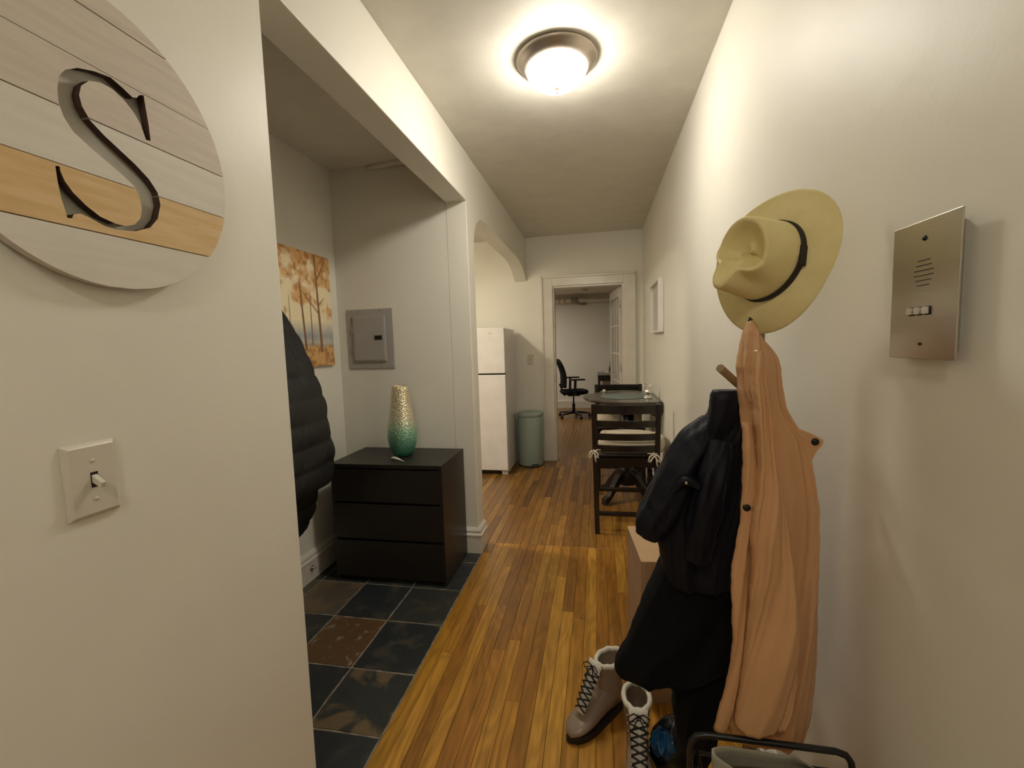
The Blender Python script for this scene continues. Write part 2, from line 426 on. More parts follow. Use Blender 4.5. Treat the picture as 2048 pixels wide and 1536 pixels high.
# joints read off the photograph: column centre -> joint distances
x_first = SL+.055                     # border board beside the slate
known = {}
for (jx, jy) in ((-.33, 2.30), (-.27, 2.48), (-.135, 2.09), (.0, 1.80), (.045, 1.87), (-.055, 1.62), (.105, 2.36), (.05, 1.30), (-.43, 1.25), (-.2, 1.15)):
    known.setdefault(round((jx-x_first)/PITCH), []).append(jy)
board(SL+.0275, YR, 1.085, TONES[3], .054); board(SL+.0275, 1.085, 1.93, TONES[1], .054); board(SL+.0275, 1.93, 2.72, TONES[3], .054)
ncol = int((R-x_first)/PITCH)+1
last = None
for c in range(ncol):
    x = x_first+PITCH*(c+.5); wd = PITCH-.0012
    if x+wd/2 > R: wd = R-(x-PITCH/2); x = x-PITCH/2+wd/2; wd -= .001
    if wd < .01: continue
    cuts = [YR]
    ks = sorted(known.get(c, []))
    y = YR+rb.uniform(.3, 1.2)
    while y < SEAM-.3:
        if all(abs(y-k) > .5 for k in ks): cuts.append(y)
        y += rb.uniform(.7, 1.5)
    cuts = sorted(cuts+ks)
    cuts.append(SEAM)
    y = cuts[-1]+rb.uniform(.3, .9)
    while y < YF-.1: cuts.append(y); y += rb.uniform(.45, 1.0)
    cuts.append(YF+WT)
    for a, b_ in zip(cuts[:-1], cuts[1:]):
        mid = (a+b_)/2
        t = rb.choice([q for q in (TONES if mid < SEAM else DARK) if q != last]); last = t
        if SEAM < mid < 3.9:
            f = .55 if x > .0 else .25; t2 = rb.choice(TONES); t = tuple(lerp(p_, q_, f) for p_, q_ in zip(t, t2))
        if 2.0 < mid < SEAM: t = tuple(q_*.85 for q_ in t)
        k = rb.uniform(.9, 1.1)
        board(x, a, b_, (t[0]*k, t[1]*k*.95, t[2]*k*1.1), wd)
# kitchen strips seen through the arch
for c in range(12):
    x = SL-PITCH*(c+.5); y = YJ+.0
    if c == 0 or c == 1: y = YJ+.03
    first = True
    while y < YF-.02:
        e = min(y+rb.uniform(.4, 1.1), YF)
        if YF-e < .15: e = YF
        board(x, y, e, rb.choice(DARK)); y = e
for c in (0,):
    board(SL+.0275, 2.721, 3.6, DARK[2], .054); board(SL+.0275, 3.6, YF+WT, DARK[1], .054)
# the rest of the strips (kitchen corner, far room) in one piece
mb = MB()
for c in range(int((XE1-XE0)/PITCH)):
    x = XE0+PITCH*(c+.5); y = YF+WT
    while y < YB-.01:
        e = min(y+rb.uniform(.5, 1.6), YB)
        mb.box(x-PITCH/2+.0006, x+PITCH/2-.0006, y+.0005, e-.0005, -.012, 0); y = e
for c in range(12, 34):
    x = SL-PITCH*(c+.5); mb.box(x-PITCH/2+.0006, x+PITCH/2-.0006, YJ, YF, -.012, 0)
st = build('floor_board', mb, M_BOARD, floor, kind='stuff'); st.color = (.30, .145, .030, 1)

# ------------------------------------------------------------------ slate tiles
slate = struct('floor_slate', MB().box(XA, SL-.001, YR, YA, -.05, -.0025), M_GROUT)
xs = [SL-.004, -1.05, -1.338, -1.62, XA]
ys = [2.72, 2.575, 2.257, 1.948, 1.618, 1.318, 1.0, .69, .38, .07, -.24, -.6, -1.0, YR]
def tile(x0, x1, y0, y1, col, mat, seed):
    r = random.Random(seed); mb = MB(); g = .0035
    x0 += g; x1 -= g; y0 += g; y1 -= g
    pts = []
    N = 7
    for (ax, ay), (bx, by) in (((x0, y0), (x1, y0)), ((x1, y0), (x1, y1)), ((x1, y1), (x0, y1)), ((x0, y1), (x0, y0))):
        for k in range(N):
            t = k/N; j = .0016 if k else 0
            pts.append((ax+(bx-ax)*t+r.uniform(-j, j), ay+(by-ay)*t+r.uniform(-j, j)))
    cx, cy = (x0+x1)/2, (y0+y1)/2
    def ring(s, z): return [(cx+(px-cx)*s, cy+(py-cy)*s, z+(r.uniform(-.0006, .0006) if z > -.001 else 0)) for px, py in pts]
    mb.loft([ring(1, -.02), ring(1, -.003), ring(.985, -.0004), ring(.6, 0)], True, False)
    o = build('tile', mb, mat, slate); o.color = (*col, 1); return o
CH = [(.030, .034, .032), (.024, .028, .030), (.034, .036, .032), (.022, .026, .028)]
sp = {(2, 2): ((.085, .072, .055), M_SLATE2), (1, 3): ((.030, .034, .032), M_SLATE), (2, 3): None}
for j in range(len(ys)-1):
    for i in range(len(xs)-1):
        col, mat = CH[(i*3+j*5) % 4], M_SLATE
        if (i, j) == (1, 3): col, mat = (.115, .062, .026), M_RUST       # rust brown tile
        if (i, j) in ((2, 2), (3, 2)): col, mat = (.095, .080, .062), M_SLATE2
        if (i, j) == (0, 4): mat = M_SLATE2
        if (i, j) == (1, 5): mat = M_SLATE2
        tile(xs[i+1], xs[i], ys[j+1], ys[j], col, mat, i*31+j)

# ------------------------------------------------------------------ ceiling lamp
def flush_light(LX, LY, label, M_GLOW):
  lamp = thing('ceiling_light', label, 'ceiling light', (LX, LY, H), 0, 'flush ceiling lights of the hall')
  build('ring', MB().lathe([(.02, H), (.166, H), (.170, H-.008), (.163, H-.018), (.156, H-.022), (.150, H-.034), (.134, H-.044), (.126, H-.046), (.02, H-.040)], (LX, LY, 0), 64), M_NICKEL, lamp)
  bowl = [(.127, H-.040)]
  for k in range(1, 13):
      a = k/12*PI/2; bowl.append((.127*math.cos(a)**.8 if k < 12 else .004, H-.040-.078*math.sin(a)))
  build('glass_bowl', MB().lathe(bowl, (LX, LY, 0), 48), M_GLOW, lamp)
  build('finial', MB().lathe([(.002, H-.112), (.013, H-.116), (.014, H-.121), (.006, H-.126), (.004, H-.132), (.006, H-.136), (.002, H-.142)], (LX, LY, 0), 20), M_NICKEL, lamp)
flush_light(-.153, 1.985, 'round flush ceiling light with satin nickel ring and lit white glass bowl', M_GLOW)
flush_light(-.153, -.85, 'added fill light shaped as a second flush ceiling light, unseen behind the viewer', M_GLOW2)  # unseen lamp, added to brighten the near walls, hat and coats from behind
area_light('kitchen_lamp', (-1.95, 3.1, 2.42), .25, LAMP_KITCHEN, (1, .88, .70))
area_light('room_lamp', (-1.5, 7.7, 2.27), .3, LAMP_ROOM, (1, .90, .76))

# ------------------------------------------------------------------ round wooden sign with a cut-out S
SX0, SX1 = L+.008, L+.022
SCY, SCZ, SR = .604, 1.688, .227
sign = thing('wall_sign', 'round planked wooden wall sign with a cut-out letter S', 'sign', (L, SCY, SCZ))
def onX(px, py, X):
    d = FW + RT*((px-1024)/F_PX) + UP*((768-py)/F_PX)
    t = X/d.x; q = Vector((0, 0, H_EYE)) + d*t
    return (q.y, q.z)
Spx = [(688,458),(668,456),(655,470),(635,468),(590,425),(530,372),(450,342),(370,326),(310,336),(282,365),(274,420),(280,490),(305,560),(350,630),(420,695),(500,765),(570,825),(635,885),(668,940),(680,1000),(672,1050),(645,1078),(600,1085),(550,1072),(480,1040),(410,985),(350,925),(310,870),(288,820),(284,798),(264,796),(275,870),(292,950),(312,1010),(322,1046),(345,1048),(352,1030),(385,1025),(430,1045),(500,1085),(570,1105),(650,1110),(720,1093),(756,1050),(769,985),(757,925),(715,860),(650,790),(575,720),(500,650),(430,575),(392,510),(378,455),(388,412),(425,388),(475,394),(535,425),(590,475),(640,540),(675,600),(700,672),(722,677),(712,600),(700,530)]
Spoly = [onX(x/2.4, y/2.4, SX1) for x, y in Spx]
cutter = build('cutter', tri_prism(Spoly, 'X', SX0-.02, SX1+.02), M_SLOT)
def wood_plank(name, c1, c2):
    m, ns, ls, b = nt(name); setp(b, rough=.6); vary(ns, ls, b, c1, c2, 6, 5, .38, .62, (1, 1.2, 14)); return m
M_PL = [wood_plank('whitewashed_plank', (.70, .66, .60), (.66, .62, .55)), wood_plank('pinkish_whitewash_plank', (.62, .55, .47), (.57, .50, .42)), wood_plank('honey_plank', (.70, .50, .25), (.62, .42, .18))]
M_CUT = simple('burnt_cut_edge', (.055, .028, .018), .8)
zb = [SCZ-SR, 1.543, 1.630, 1.714, 1.797, 1.881, SCZ+SR]
pm = [M_PL[0], M_PL[2], M_PL[0], M_PL[1], M_PL[1], M_PL[1]]
for i in range(6):
    z0, z1 = zb[i]+.0008, zb[i+1]-.0008
    poly = []
    N = 22
    for k in range(N+1):
        z = lerp(z0, z1, k/N); hw = math.sqrt(max(SR**2-(z-SCZ)**2, 1e-8)); poly.append((SCY+hw, z))
    for k in range(N, -1, -1):
        z = lerp(z0, z1, k/N); hw = math.sqrt(max(SR**2-(z-SCZ)**2, 1e-8)); poly.append((SCY-hw, z))
    lab = {1: 'honey coloured plank', 0: 'white plank'}.get(i)
    o = build('plank', tri_prism(poly, 'X', SX0, SX1+(.0006 if i % 2 else 0)), [pm[i], M_CUT], sign, label=lab)
    md = o.modifiers.new('cut', 'BOOLEAN'); md.operation = 'DIFFERENCE'; md.object = cutter; md.solver = 'EXACT'
    dg = bpy.context.evaluated_depsgraph_get(); dg.update()
    me = bpy.data.meshes.new_from_object(o.evaluated_get(dg)); o.modifiers.clear(); o.data = me
    if len(me.materials) < 2:
        me.materials.clear(); me.materials.append(pm[i]); me.materials.append(M_CUT)
    for p in me.polygons:
        c = p.center + o.location + sign.location if False else p.center
        rr = math.hypot(c.y, c.z)
        p.material_index = 1 if (abs(p.normal.x) < .5 and rr < SR*.93 and abs(p.normal.z) < .999) else 0
bpy.data.objects.remove(cutter)
# small stand-off battens behind the planks
build('batten', MB().box(L, SX0, SCY-.12, SCY-.09, SCZ-.14, SCZ+.14), M_PL[2], sign)
build('batten', MB().box(L, SX0, SCY+.12, SCY+.15, SCZ-.12, SCZ+.12), M_PL[2], sign)

# ------------------------------------------------------------------ light switches
def switch(yc, zc, label):
    t = thing('light_switch', label, 'light switch', (0, 0, 0), 0, 'toggle light switches')
    w2, h2, d = .0355, .058, .0075
    rings = [[(sx*(w2-i), -0.0-dd, sz*(h2-i)) for sx, sz in ((-1, -1), (1, -1), (1, 1), (-1, 1))] for i, dd in ((0, 0), (.0, .002), (.0035, .0058), (.006, d))]
    build('plate', MB().loft(rings, True, False), M_WHITEPL, t, False, bevel=.0012)
    build('slot', MB().box(-.005, .005, -d-.0004, -d+.001, -.012, .012), M_SLOT, t, False)
    build('toggle', MB().add([(-.0038, -d, -.004), (.0038, -d, -.004), (.0038, -d, .008), (-.0038, -d, .008), (-.0032, -d-.014, -.012), (.0032, -d-.014, -.012), (.0032, -d-.0165, -.004), (-.0032, -d-.0165, -.004)],
          [(0, 1, 5, 4), (1, 2, 6, 5), (2, 3, 7, 6), (3, 0, 4, 7), (4, 5, 6, 7), (0, 3, 2, 1)]), M_WHITEPL, t, False, bevel=.0006)
    for z in (.030, -.030):
        build('screw', MB().lathe([(.0001, -d), (.0034, -d), (.0028, -d-.0012), (.0001, -d-.0015)], (0, 0, z), 12, 'Y'), M_WHITEPL, t, False)
    return t
s1 = switch(0, 0, 'cream toggle light switch on the near left wall below the round sign')
s1.location = (L, .5425, 1.161); s1.rotation_euler = (0, math.radians(0), math.radians(90)); s1.scale = (1.05, 1.05, 1.0)
s2 = switch(0, 0, 'small toggle light switch on the far wall above the sage bin')
s2.location = (-.756, YF, 1.178)

# ------------------------------------------------------------------ intercom
ic = thing('intercom', 'brushed steel intercom panel with three square buttons on the right wall', 'intercom', (R, .762, 1.411))
iy0, iy1, iz0, iz1 = .695, .832, 1.311, 1.512
build('faceplate', MB().box(R-.019, R-.0165, iy0, iy1, iz0, iz1), M_STEEL, ic, bevel=.0006)
build('back_box', MB().box(R-.0165, R, iy0+.022, iy1-.012, iz0+.012, iz1-.012), M_STEEL, ic)
for z in (iz1-.026, iz0+.022):
    rr = .004 if z > 1.4 else .002
    build('screw', MB().lathe([(.0001, .019), (rr, .019), (rr*.8, .021), (.0001, .0217)], (R, .7625, z), 14, '-X'), M_DARKMETAL, ic)
for k, hw in enumerate((.0125, .016, .020, .020, .0165, .0125)):
    z = 1.4545-k*.0072
    build('speaker_slot', MB().box(R-.0194, R-.0189, .762-hw, .762+hw, z-.0006, z+.0006), M_SLOT, ic)
for k in range(3):
    y = .783-.0165*k
    build('button_well', MB().box(R-.0195, R-.0189, y-.0075, y+.0055, 1.375, 1.3875), M_SLOT, ic)
    build('button', MB().box(R-.0245, R-.0192, y-.0030, y+.0055, 1.3765, 1.3865), M_WHITEPL, ic, bevel=.0008)

# ------------------------------------------------------------------ electrical panel
ep = thing('electrical_panel', 'grey metal breaker panel on the alcove wall above the dresser', 'electrical panel', (-1.464, YA, 1.416))
build('cover', MB().box(-1.627, -1.301, YA-.008, YA, 1.22, 1.612), M_GREYPAINT, ep, bevel=.004)
epd = build('door', MB().box(-1.583, -1.352, YA-.020, YA-.008, 1.268, 1.566), M_GREYPAINT, ep, bevel=.005)
build('rim', MB().box(-1.573, -1.362, YA-.0225, YA-.020, 1.278, 1.556), M_GREYPAINT, ep, bevel=.0015)
build('latch', MB().box(-1.428, -1.374, YA-.025, YA-.0222, 1.409, 1.438), M_BLACK, epd, bevel=.002)
build('latch_lever', MB().box(-1.410, -1.392, YA-.029, YA-.025, 1.416, 1.430), M_DARKMETAL, epd, bevel=.001)
for z in (1.345, 1.475): build('hinge', MB().box(-1.588, -1.580, YA-.022, YA-.012, z-.012, z+.012), M_GREYPAINT, epd)
for x in (-1.54, -1.39):
    for z in (1.236, 1.597): build('screw', MB().lathe([(.0001, YA-.008), (.005, YA-.008), (.0001, YA-.0105)], (x, 0, z), 10, 'Y'), M_STEEL, ep)

# ------------------------------------------------------------------ autumn tree painting
pt_ = thing('painting', 'unframed canvas painting of tall autumn trees on the alcove side wall', 'painting', (XA, 2.28, 1.26))
PY0, PY1, PZ0, PZ1 = 1.99, 2.617, 1.257, 1.93
build('canvas', MB().box(XA, XA+.022, PY0, PY1, PZ0, PZ1), simple('canvas_edge', (.55, .33, .16), .8), pt_)
NU, NV = 150, 160
def vnoise(u, v, s, seed=0):
    x, y = u*s, v*s; r = np.random.RandomState(seed); g = r.rand(64, 64)
    xi, yi = int(math.floor(x)), int(math.floor(y)); fx, fy = x-xi, y-yi
    fx = fx*fx*(3-2*fx); fy = fy*fy*(3-2*fy)
    return 0
_g = [np.random.RandomState(k).rand(96, 96) for k in range(4)]
def grid_noise(U, V, s, k=0):
    x, y = U*s, V*s; xi, yi = np.floor(x).astype(int), np.floor(y).astype(int); fx, fy = x-xi, y-yi
    fx = fx*fx*(3-2*fx); fy = fy*fy*(3-2*fy); g = _g[k]
    a, b_, c, d = g[xi % 96, yi % 96], g[(xi+1) % 96, yi % 96], g[xi % 96, (yi+1) % 96], g[(xi+1) % 96, (yi+1) % 96]
    return (a*(1-fx)+b_*fx)*(1-fy)+(c*(1-fx)+d*fx)*fy
U, V = np.meshgrid(np.linspace(0, 1, NU), np.linspace(0, 1, NV))
fb = sum(grid_noise(U, V*1.1, s, k)*a for k, (s, a) in enumerate(((6, .45), (13, .28), (27, .17), (50, .1))))
def mixc(a, b_, t): t = np.clip(t, 0, 1)[..., None]; return np.array(a)*(1-t)+b_*t
def c_(r, g, b_): return np.array(s2l((r, g, b_)))
sky = mixc(c_(244, 232, 196), np.broadcast_to(c_(240, 226, 186), U.shape+(3,)), V)
low = np.clip(1-abs(V-.27)/.14, 0, 1)
img = mixc(sky, np.broadcast_to(c_(158, 164, 168), U.shape+(3,)), low*1.1*(.6+.6*fb))
fol = np.clip((fb-.46+np.clip((V-.5)*.55, -.5, .30)-.06*np.sin(V*34+U*5))*6, 0, 1)*np.clip((V-.40)*14, 0, 1)
folc = mixc(c_(222, 176, 116), np.broadcast_to(c_(182, 126, 70), U.shape+(3,)), (grid_noise(U, V, 30, 1)-.3)*1.6+(V-.75))
img = img*(1-fol[..., None])+folc*fol[..., None]
def trunk(u0, v0, u1, v1, wd, col):
    global img
    t = np.clip(((U-u0)*(u1-u0)+(V-v0)*(v1-v0))/((u1-u0)**2+(v1-v0)**2), 0, 1)
    d = np.hypot(U-(u0+(u1-u0)*t), (V-(v0+(v1-v0)*t)))
    m = np.clip((wd*(1-.45*t)-d)/.006+.5, 0, 1)[..., None]
    img = img*(1-m)+np.array(col)*m
g = np.clip((.21-V+.03*(fb-.5))/.04, 0, 1)
gc = mixc(c_(216, 172, 110), np.broadcast_to(c_(168, 118, 74), U.shape+(3,)), (grid_noise(U, V, 28, 2)-.35)*2)
gc = mixc(gc, np.broadcast_to(c_(96, 84, 84), U.shape+(3,)), np.clip(1-abs(V-.20)/.03, 0, 1)*.8)
img = img*(1-g[..., None])+gc*g[..., None]
tk = c_(138, 100, 74)
trunk(.80, .14, .76, 1.0, .020, tk); trunk(.56, .16, .52, .72, .016, c_(128, 88, 60)); trunk(.66, .2, .66, .62, .010, c_(140, 105, 80)); trunk(.36, .17, .36, .6, .008, c_(160, 135, 110))
trunk(.77, .48, .54, .66, .008, tk); trunk(.77, .76, .93, .97, .009, tk); trunk(.79, .55, .88, .62, .006, tk); trunk(.28, .2, .30, .5, .006, c_(150, 140, 120)); trunk(.15, .15, .17, .65, .012, c_(120, 85, 60))
vs = [(XA+.0225, lerp(PY0, PY1, u)-pt_.location.y+pt_.location.y, lerp(PZ0, PZ1, v)) for v, u in [(v, u) for v in np.linspace(0, 1, NV) for u in np.linspace(0, 1, NU)]]
fs = [(j*NU+i, j*NU+i+1, (j+1)*NU+i+1, (j+1)*NU+i) for j in range(NV-1) for i in range(NU-1)]
m_p, ns, ls, b = nt('oil_paint'); setp(b, rough=.6)
an = ns.new('ShaderNodeVertexColor'); an.layer_name = 'paint'; ls.new(an.outputs[0], b.inputs['Base Color']); bump(ns, ls, b, 160, .25)
po = build('painted_face', MB().add(vs, fs), m_p, pt_, fix=False)
ca = po.data.color_attributes.new('paint', 'FLOAT_COLOR', 'POINT')
vals = np.ones((len(po.data.vertices), 4), np.float32); vals[:, :3] = img.reshape(-1, 3); ca.data.foreach_set('color', vals.ravel())

# ------------------------------------------------------------------ dresser, vase, remote
DX_0, DX_1, DY0, DY1, DH = -1.532, -.853, 2.278, 2.690, .698
dr = thing('dresser', 'black-brown three-drawer dresser standing on the slate floor of the alcove', 'dresser', ((DX_0+DX_1)/2, (DY0+DY1)/2, 0))
body = MB().box(DX_0, DX_0+.02, DY0+.004, DY1, 0, DH-.022).box(DX_1-.02, DX_1, DY0+.004, DY1, 0, DH-.022).box(DX_0+.02, DX_1-.02, DY1-.01, DY1, 0, DH-.022).box(DX_0+.02, DX_1-.02, DY0+.03, DY0+.05, 0, .66)
build('body', body, M_BLACKWOOD, dr)
build('top', MB().box(DX_0-.001, DX_1+.001, DY0-.002, DY1, DH-.022, DH), M_BLACKWOOD, dr, bevel=.0015)
for z0, z1 in ((.028, .243), (.258, .463), (.478, .668)):
    d = build('drawer', MB().box(DX_0+.003, DX_1-.003, DY0, DY0+.018, z0, z1), M_BLACKWOOD, dr, bevel=.0015)
va = thing('vase', 'tall mercury glass vase shading from gold to sea green on the dresser', 'vase', (-1.175, 2.5, DH))
vp = [(.001, 0), (.046, 0), (.056, .006), (.070, .03), (.083, .075), (.089, .12), (.086, .165), (.077, .215), (.066, .28), (.057, .34), (.050, .40), (.047, .425), (.0445, .426), (.047, .40), (.060, .30), (.078, .18), (.08, .11), (.05, .02), (.001, .012)]
def vase_mat():
    m, ns, ls, b = nt('mercury_glass'); setp(b, metal=.65, rough=.28)
    tc = ns.new('ShaderNodeTexCoord'); sx = ns.new('ShaderNodeSeparateXYZ'); ls.new(tc.outputs['Generated'], sx.inputs[0])
    n = ns.new('ShaderNodeTexNoise'); n.inputs['Scale'].default_value = 14; ls.new(tc.outputs['Generated'], n.inputs['Vector'])
    ad = ns.new('ShaderNodeMath'); ad.operation = 'MULTIPLY_ADD'; ad.inputs[1].default_value = .14; ls.new(n.outputs[0], ad.inputs[0]); ls.new(sx.outputs[2], ad.inputs[2])
    r = ns.new('ShaderNodeValToRGB'); e = r.color_ramp.elements
    e[0].position = .12; e[0].color = (.10, .40, .28, 1); e[1].position = .62; e[1].color = (.74, .70, .50, 1)
    q = e.new(.42); q.color = (.32, .60, .42, 1); q = e.new(1.0); q.color = (.74, .64, .42, 1)
    ls.new(ad.outputs[0], r.inputs[0]); ls.new(r.outputs[0], b.inputs['Base Color'])
    v = ns.new('ShaderNodeTexVoronoi'); v.inputs['Scale'].default_value = 130; ls.new(tc.outputs['Object'], v.inputs['Vector'])
    bp = ns.new('ShaderNodeBump'); bp.inputs['Strength'].default_value = .9; bp.inputs['Distance'].default_value = .004
    ls.new(v.outputs['Distance'], bp.inputs['Height']); ls.new(bp.outputs[0], b.inputs['Normal']); return m
build('glass_body', MB().lathe(vp, (-1.175, 2.5, DH), 48), vase_mat(), va)
rm = MB(); a0, a1 = Vector((-1.205, 2.405, DH)), Vector((-1.105, 2.355, DH)); rings = []
dd = (a1-a0); nn_ = Vector((-dd.y, dd.x, 0)).normalized()
for k in range(13):
    t = k/12; wd = .013*math.sin(PI*min(1, t*1.6+.1)**.9)**.5 if t < .35 else lerp(.0132, .001, (t-.35)/.65)
    wd = max(wd, .0015); p = a0+dd*t
    rings.append([p+nn_*(wd*math.cos(2*PI*j/12))+Vector((0, 0, max(0, .012*(wd/.013)*(1+math.sin(2*PI*j/12))/1.4))) for j in range(12)])
tag(build('pointed_gadget', rm.loft(rings), M_WHITEPL), 'small white pointed gadget lying before the vase on the dresser', 'gadget')

# cable socket low on the alcove baseboard
cs = thing('cable_socket', 'small metal cable socket on the alcove baseboard left of the dresser', 'cable socket', (XA+.022, 2.245, .075))
build('plate', MB().lathe([(.0001, .0), (.017, .0), (.016, .003), (.0001, .004)], (XA+.022, 2.245, .075), 16, 'X'), M_STEEL, cs)
build('connector', MB().lathe([(.0001, .003), (.008, .003), (.008, .014), (.005, .014), (.005, .024), (.0001, .024)], (XA+.022, 2.245, .078), 12, 'X'), M_CHROME, cs)

# ------------------------------------------------------------------ black puffer jacket hanging on the alcove wall
pj = thing('puffer_jacket', 'black quilted puffer jacket hanging beside the tree painting', 'jacket', (-1.55, 1.9, 1.5))
def puffer_loft(zs, xr, y0s, y1s, nb_, x0=XA+.028, n=56, rows=110, puff=.009):
    rings = []
    for i in range(rows+1):
        t = i/rows; z = lerp(zs[0], zs[-1], t)
        xz = list(reversed(zs)); X1 = interp(z, xz, list(reversed(xr))); Y0 = interp(z, xz, list(reversed(y0s))); Y1 = interp(z, xz, list(reversed(y1s)))
        ph = (t*nb_) % 1; pf = puff*(math.sin(PI*ph)**.5) - puff*.5
        cx, cy = (x0+X1)/2, (Y0+Y1)/2; a, b_ = (X1-x0)/2, (Y1-Y0)/2; ring = []
        for k in range(n):
            th = 2*PI*k/n; c, s = math.cos(th), math.sin(th)
            rx = math.copysign(abs(c)**.45, c); ry = math.copysign(abs(s)**.45, s)
            wob = .004*math.sin(5*th+z*20)+.003*math.sin(11*th-z*33)
            ex = max(0, rx); x = cx+rx*a+(pf+wob)*c*(1 if c > -.2 else 0); y = cy+ry*b_+(pf+wob)*s
            sag = .03*math.sin(th*1.0+.4)+.004*math.sin(th*7)
            ring.append((max(x, x0), y, z+sag*(.35 if 0 < i < rows else .35)))
        rings.append(ring)
    return rings
zs = [1.66, 1.60, 1.52, 1.38, 1.25, 1.10, .95, .80, .66]
pr = puffer_loft(zs, [-1.64, -1.61, -1.575, -1.50, -1.44, -1.39, -1.365, -1.35, -1.36], [1.78, 1.70, 1.60, 1.52, 1.47, 1.46, 1.45, 1.45, 1.45], [2.00, 2.06, 2.09, 2.11, 2.12, 2.125, 2.13, 2.13, 2.13], 9.0)
build('quilted_body', MB().loft(pr), M_PUFF, pj)
zs = [.75, .62, .50, .40, .34]
pr = puffer_loft(zs, [-1.42, -1.44, -1.47, -1.52, -1.58], [1.70, 1.72, 1.75, 1.78, 1.83], [2.07, 2.07, 2.07, 2.05, 1.99], 4, rows=40, puff=.010)
build('sleeve', MB().loft(pr), M_PUFF, pj)
build('hanging_loop', MB().tube([(XA+.004, 1.77, 1.70), (XA+.03, 1.77, 1.705), (XA+.045, 1.77, 1.665)], .004, 8), M_DARKMETAL, pj)

# ------------------------------------------------------------------ kitchen: fridge and bin
FX0, FX1, FY0, FY1, FH = -1.60, -.925, 4.43, 4.965, 1.528
fr = thing('refrigerator', 'white top-freezer refrigerator standing beyond the arch', 'refrigerator', ((FX0+FX1)/2, 4.7, 0))
build('cabinet', MB().box(FX0, FX1, FY0+.062, FY1, .02, FH-.006), M_FRIDGE, fr, bevel=.006)
frd = build('freezer_door', MB().box(FX0, FX1, FY0, FY0+.056, 1.062, FH), M_FRIDGE, fr, bevel=.009, seg=3)
build('refrigerator_door', MB().box(FX0, FX1, FY0, FY0+.056, .048, 1.048), M_FRIDGE, fr, bevel=.009, seg=3)
build('gasket', MB().box(FX0+.01, FX1-.01, FY0+.05, FY0+.064, .06, FH-.012), M_SLOT, fr)
build('kick_plate', MB().box(FX0+.01, FX1-.10, FY0+.05, FY0+.07, .0, .045), M_BLACK, fr)
build('foot', MB().box(FX1-.075, FX1-.012, FY0+.03, FY0+.09, 0, .046), M_FRIDGE, fr, bevel=.004)
build('badge', MB().box(-1.092, -1.048, FY0-.002, FY0, 1.468, 1.478), M_STEEL, frd)
bn = thing('pedal_bin', 'sage green cylindrical pedal bin between the refrigerator and the door', 'bin', (-.753, 4.885, 0))
bp_ = [(.12, 0), (.136, .004), (.140, .015), (.141, .30), (.141, .545), (.139, .552)]
build('bucket', MB().lathe(bp_, (-.753, 4.885, 0), 40), M_SAGE, bn)
build('lid', MB().lathe([(.139, .553), (.1445, .556), (.1445, .585), (.140, .595), (.10, .603), (.03, .606), (.001, .607)], (-.753, 4.885, 0), 40), M_SAGE, bn)
build('base_ring', MB().lathe([(.10, 0), (.143, 0), (.143, .012), (.10, .012)], (-.753, 4.885, 0), 40), M_BLACK, bn)
build('pedal', MB().box(-.725, -.655, 4.715, 4.78, .004, .034), M_BLACK, bn, bevel=.006)
build('rear_hinge', MB().box(-.79, -.716, 5.018, 5.032, .50, .59), M_SAGE, bn, bevel=.003)

# ------------------------------------------------------------------ far room: french door, desk, office chair, pipe
fd = thing('french_door', 'white glazed french door standing open into the far room', 'door', (.268, 5.205, .008), math.radians(97))
DWd, DHt, DT = .735, 1.955, .035
fr_ = MB().box(0, .085, -DT/2, DT/2, 0, DHt).box(DWd-.085, DWd, -DT/2, DT/2, 0, DHt).box(.085, DWd-.085, -DT/2, DT/2, 0, .22).box(.085, DWd-.085, -DT/2, DT/2, DHt-.10, DHt)
build('frame', fr_, M_TRIM, fd, False, bevel=.003)
gl, gns, gls, gb = nt('door_glass'); setp(gb, color=(.9, .95, .93), rough=.03, trans=1.0, ior=1.45)
pw = (DWd-.17)/3; phh = (DHt-.32)/5
for i in range(1, 3): build('muntin', MB().box(.085+pw*i-.011, .085+pw*i+.011, -DT/2+.004, DT/2-.004, .22, DHt-.10), M_TRIM, fd, False)
for j in range(1, 5): build('muntin', MB().box(.085, DWd-.085, -DT/2+.006, DT/2-.006, .22+phh*j-.011, .22+phh*j+.011), M_TRIM, fd, False)
for i in range(3):
    for j in range(5):
        build('pane', MB().box(.085+pw*i+.008, .085+pw*(i+1)-.008, -.002, .002, .22+phh*j+.008, .22+phh*(j+1)-.008), gl, fd, False)
for z in (.25, 1.0, 1.72): build('hinge', MB().tube([(-.004, DT/2+.003, z), (-.004, DT/2+.003, z+.09)], .006, 8), M_TRIM, fd, False)
build('knob', MB().lathe([(.001, 0), (.02, 0), (.008, .01), (.008, .035), (.026, .042), (.028, .055), (.018, .066), (.001, .068)], (DWd-.045, DT/2, .95), 20, 'Y'), M_CHROME, fd, False)

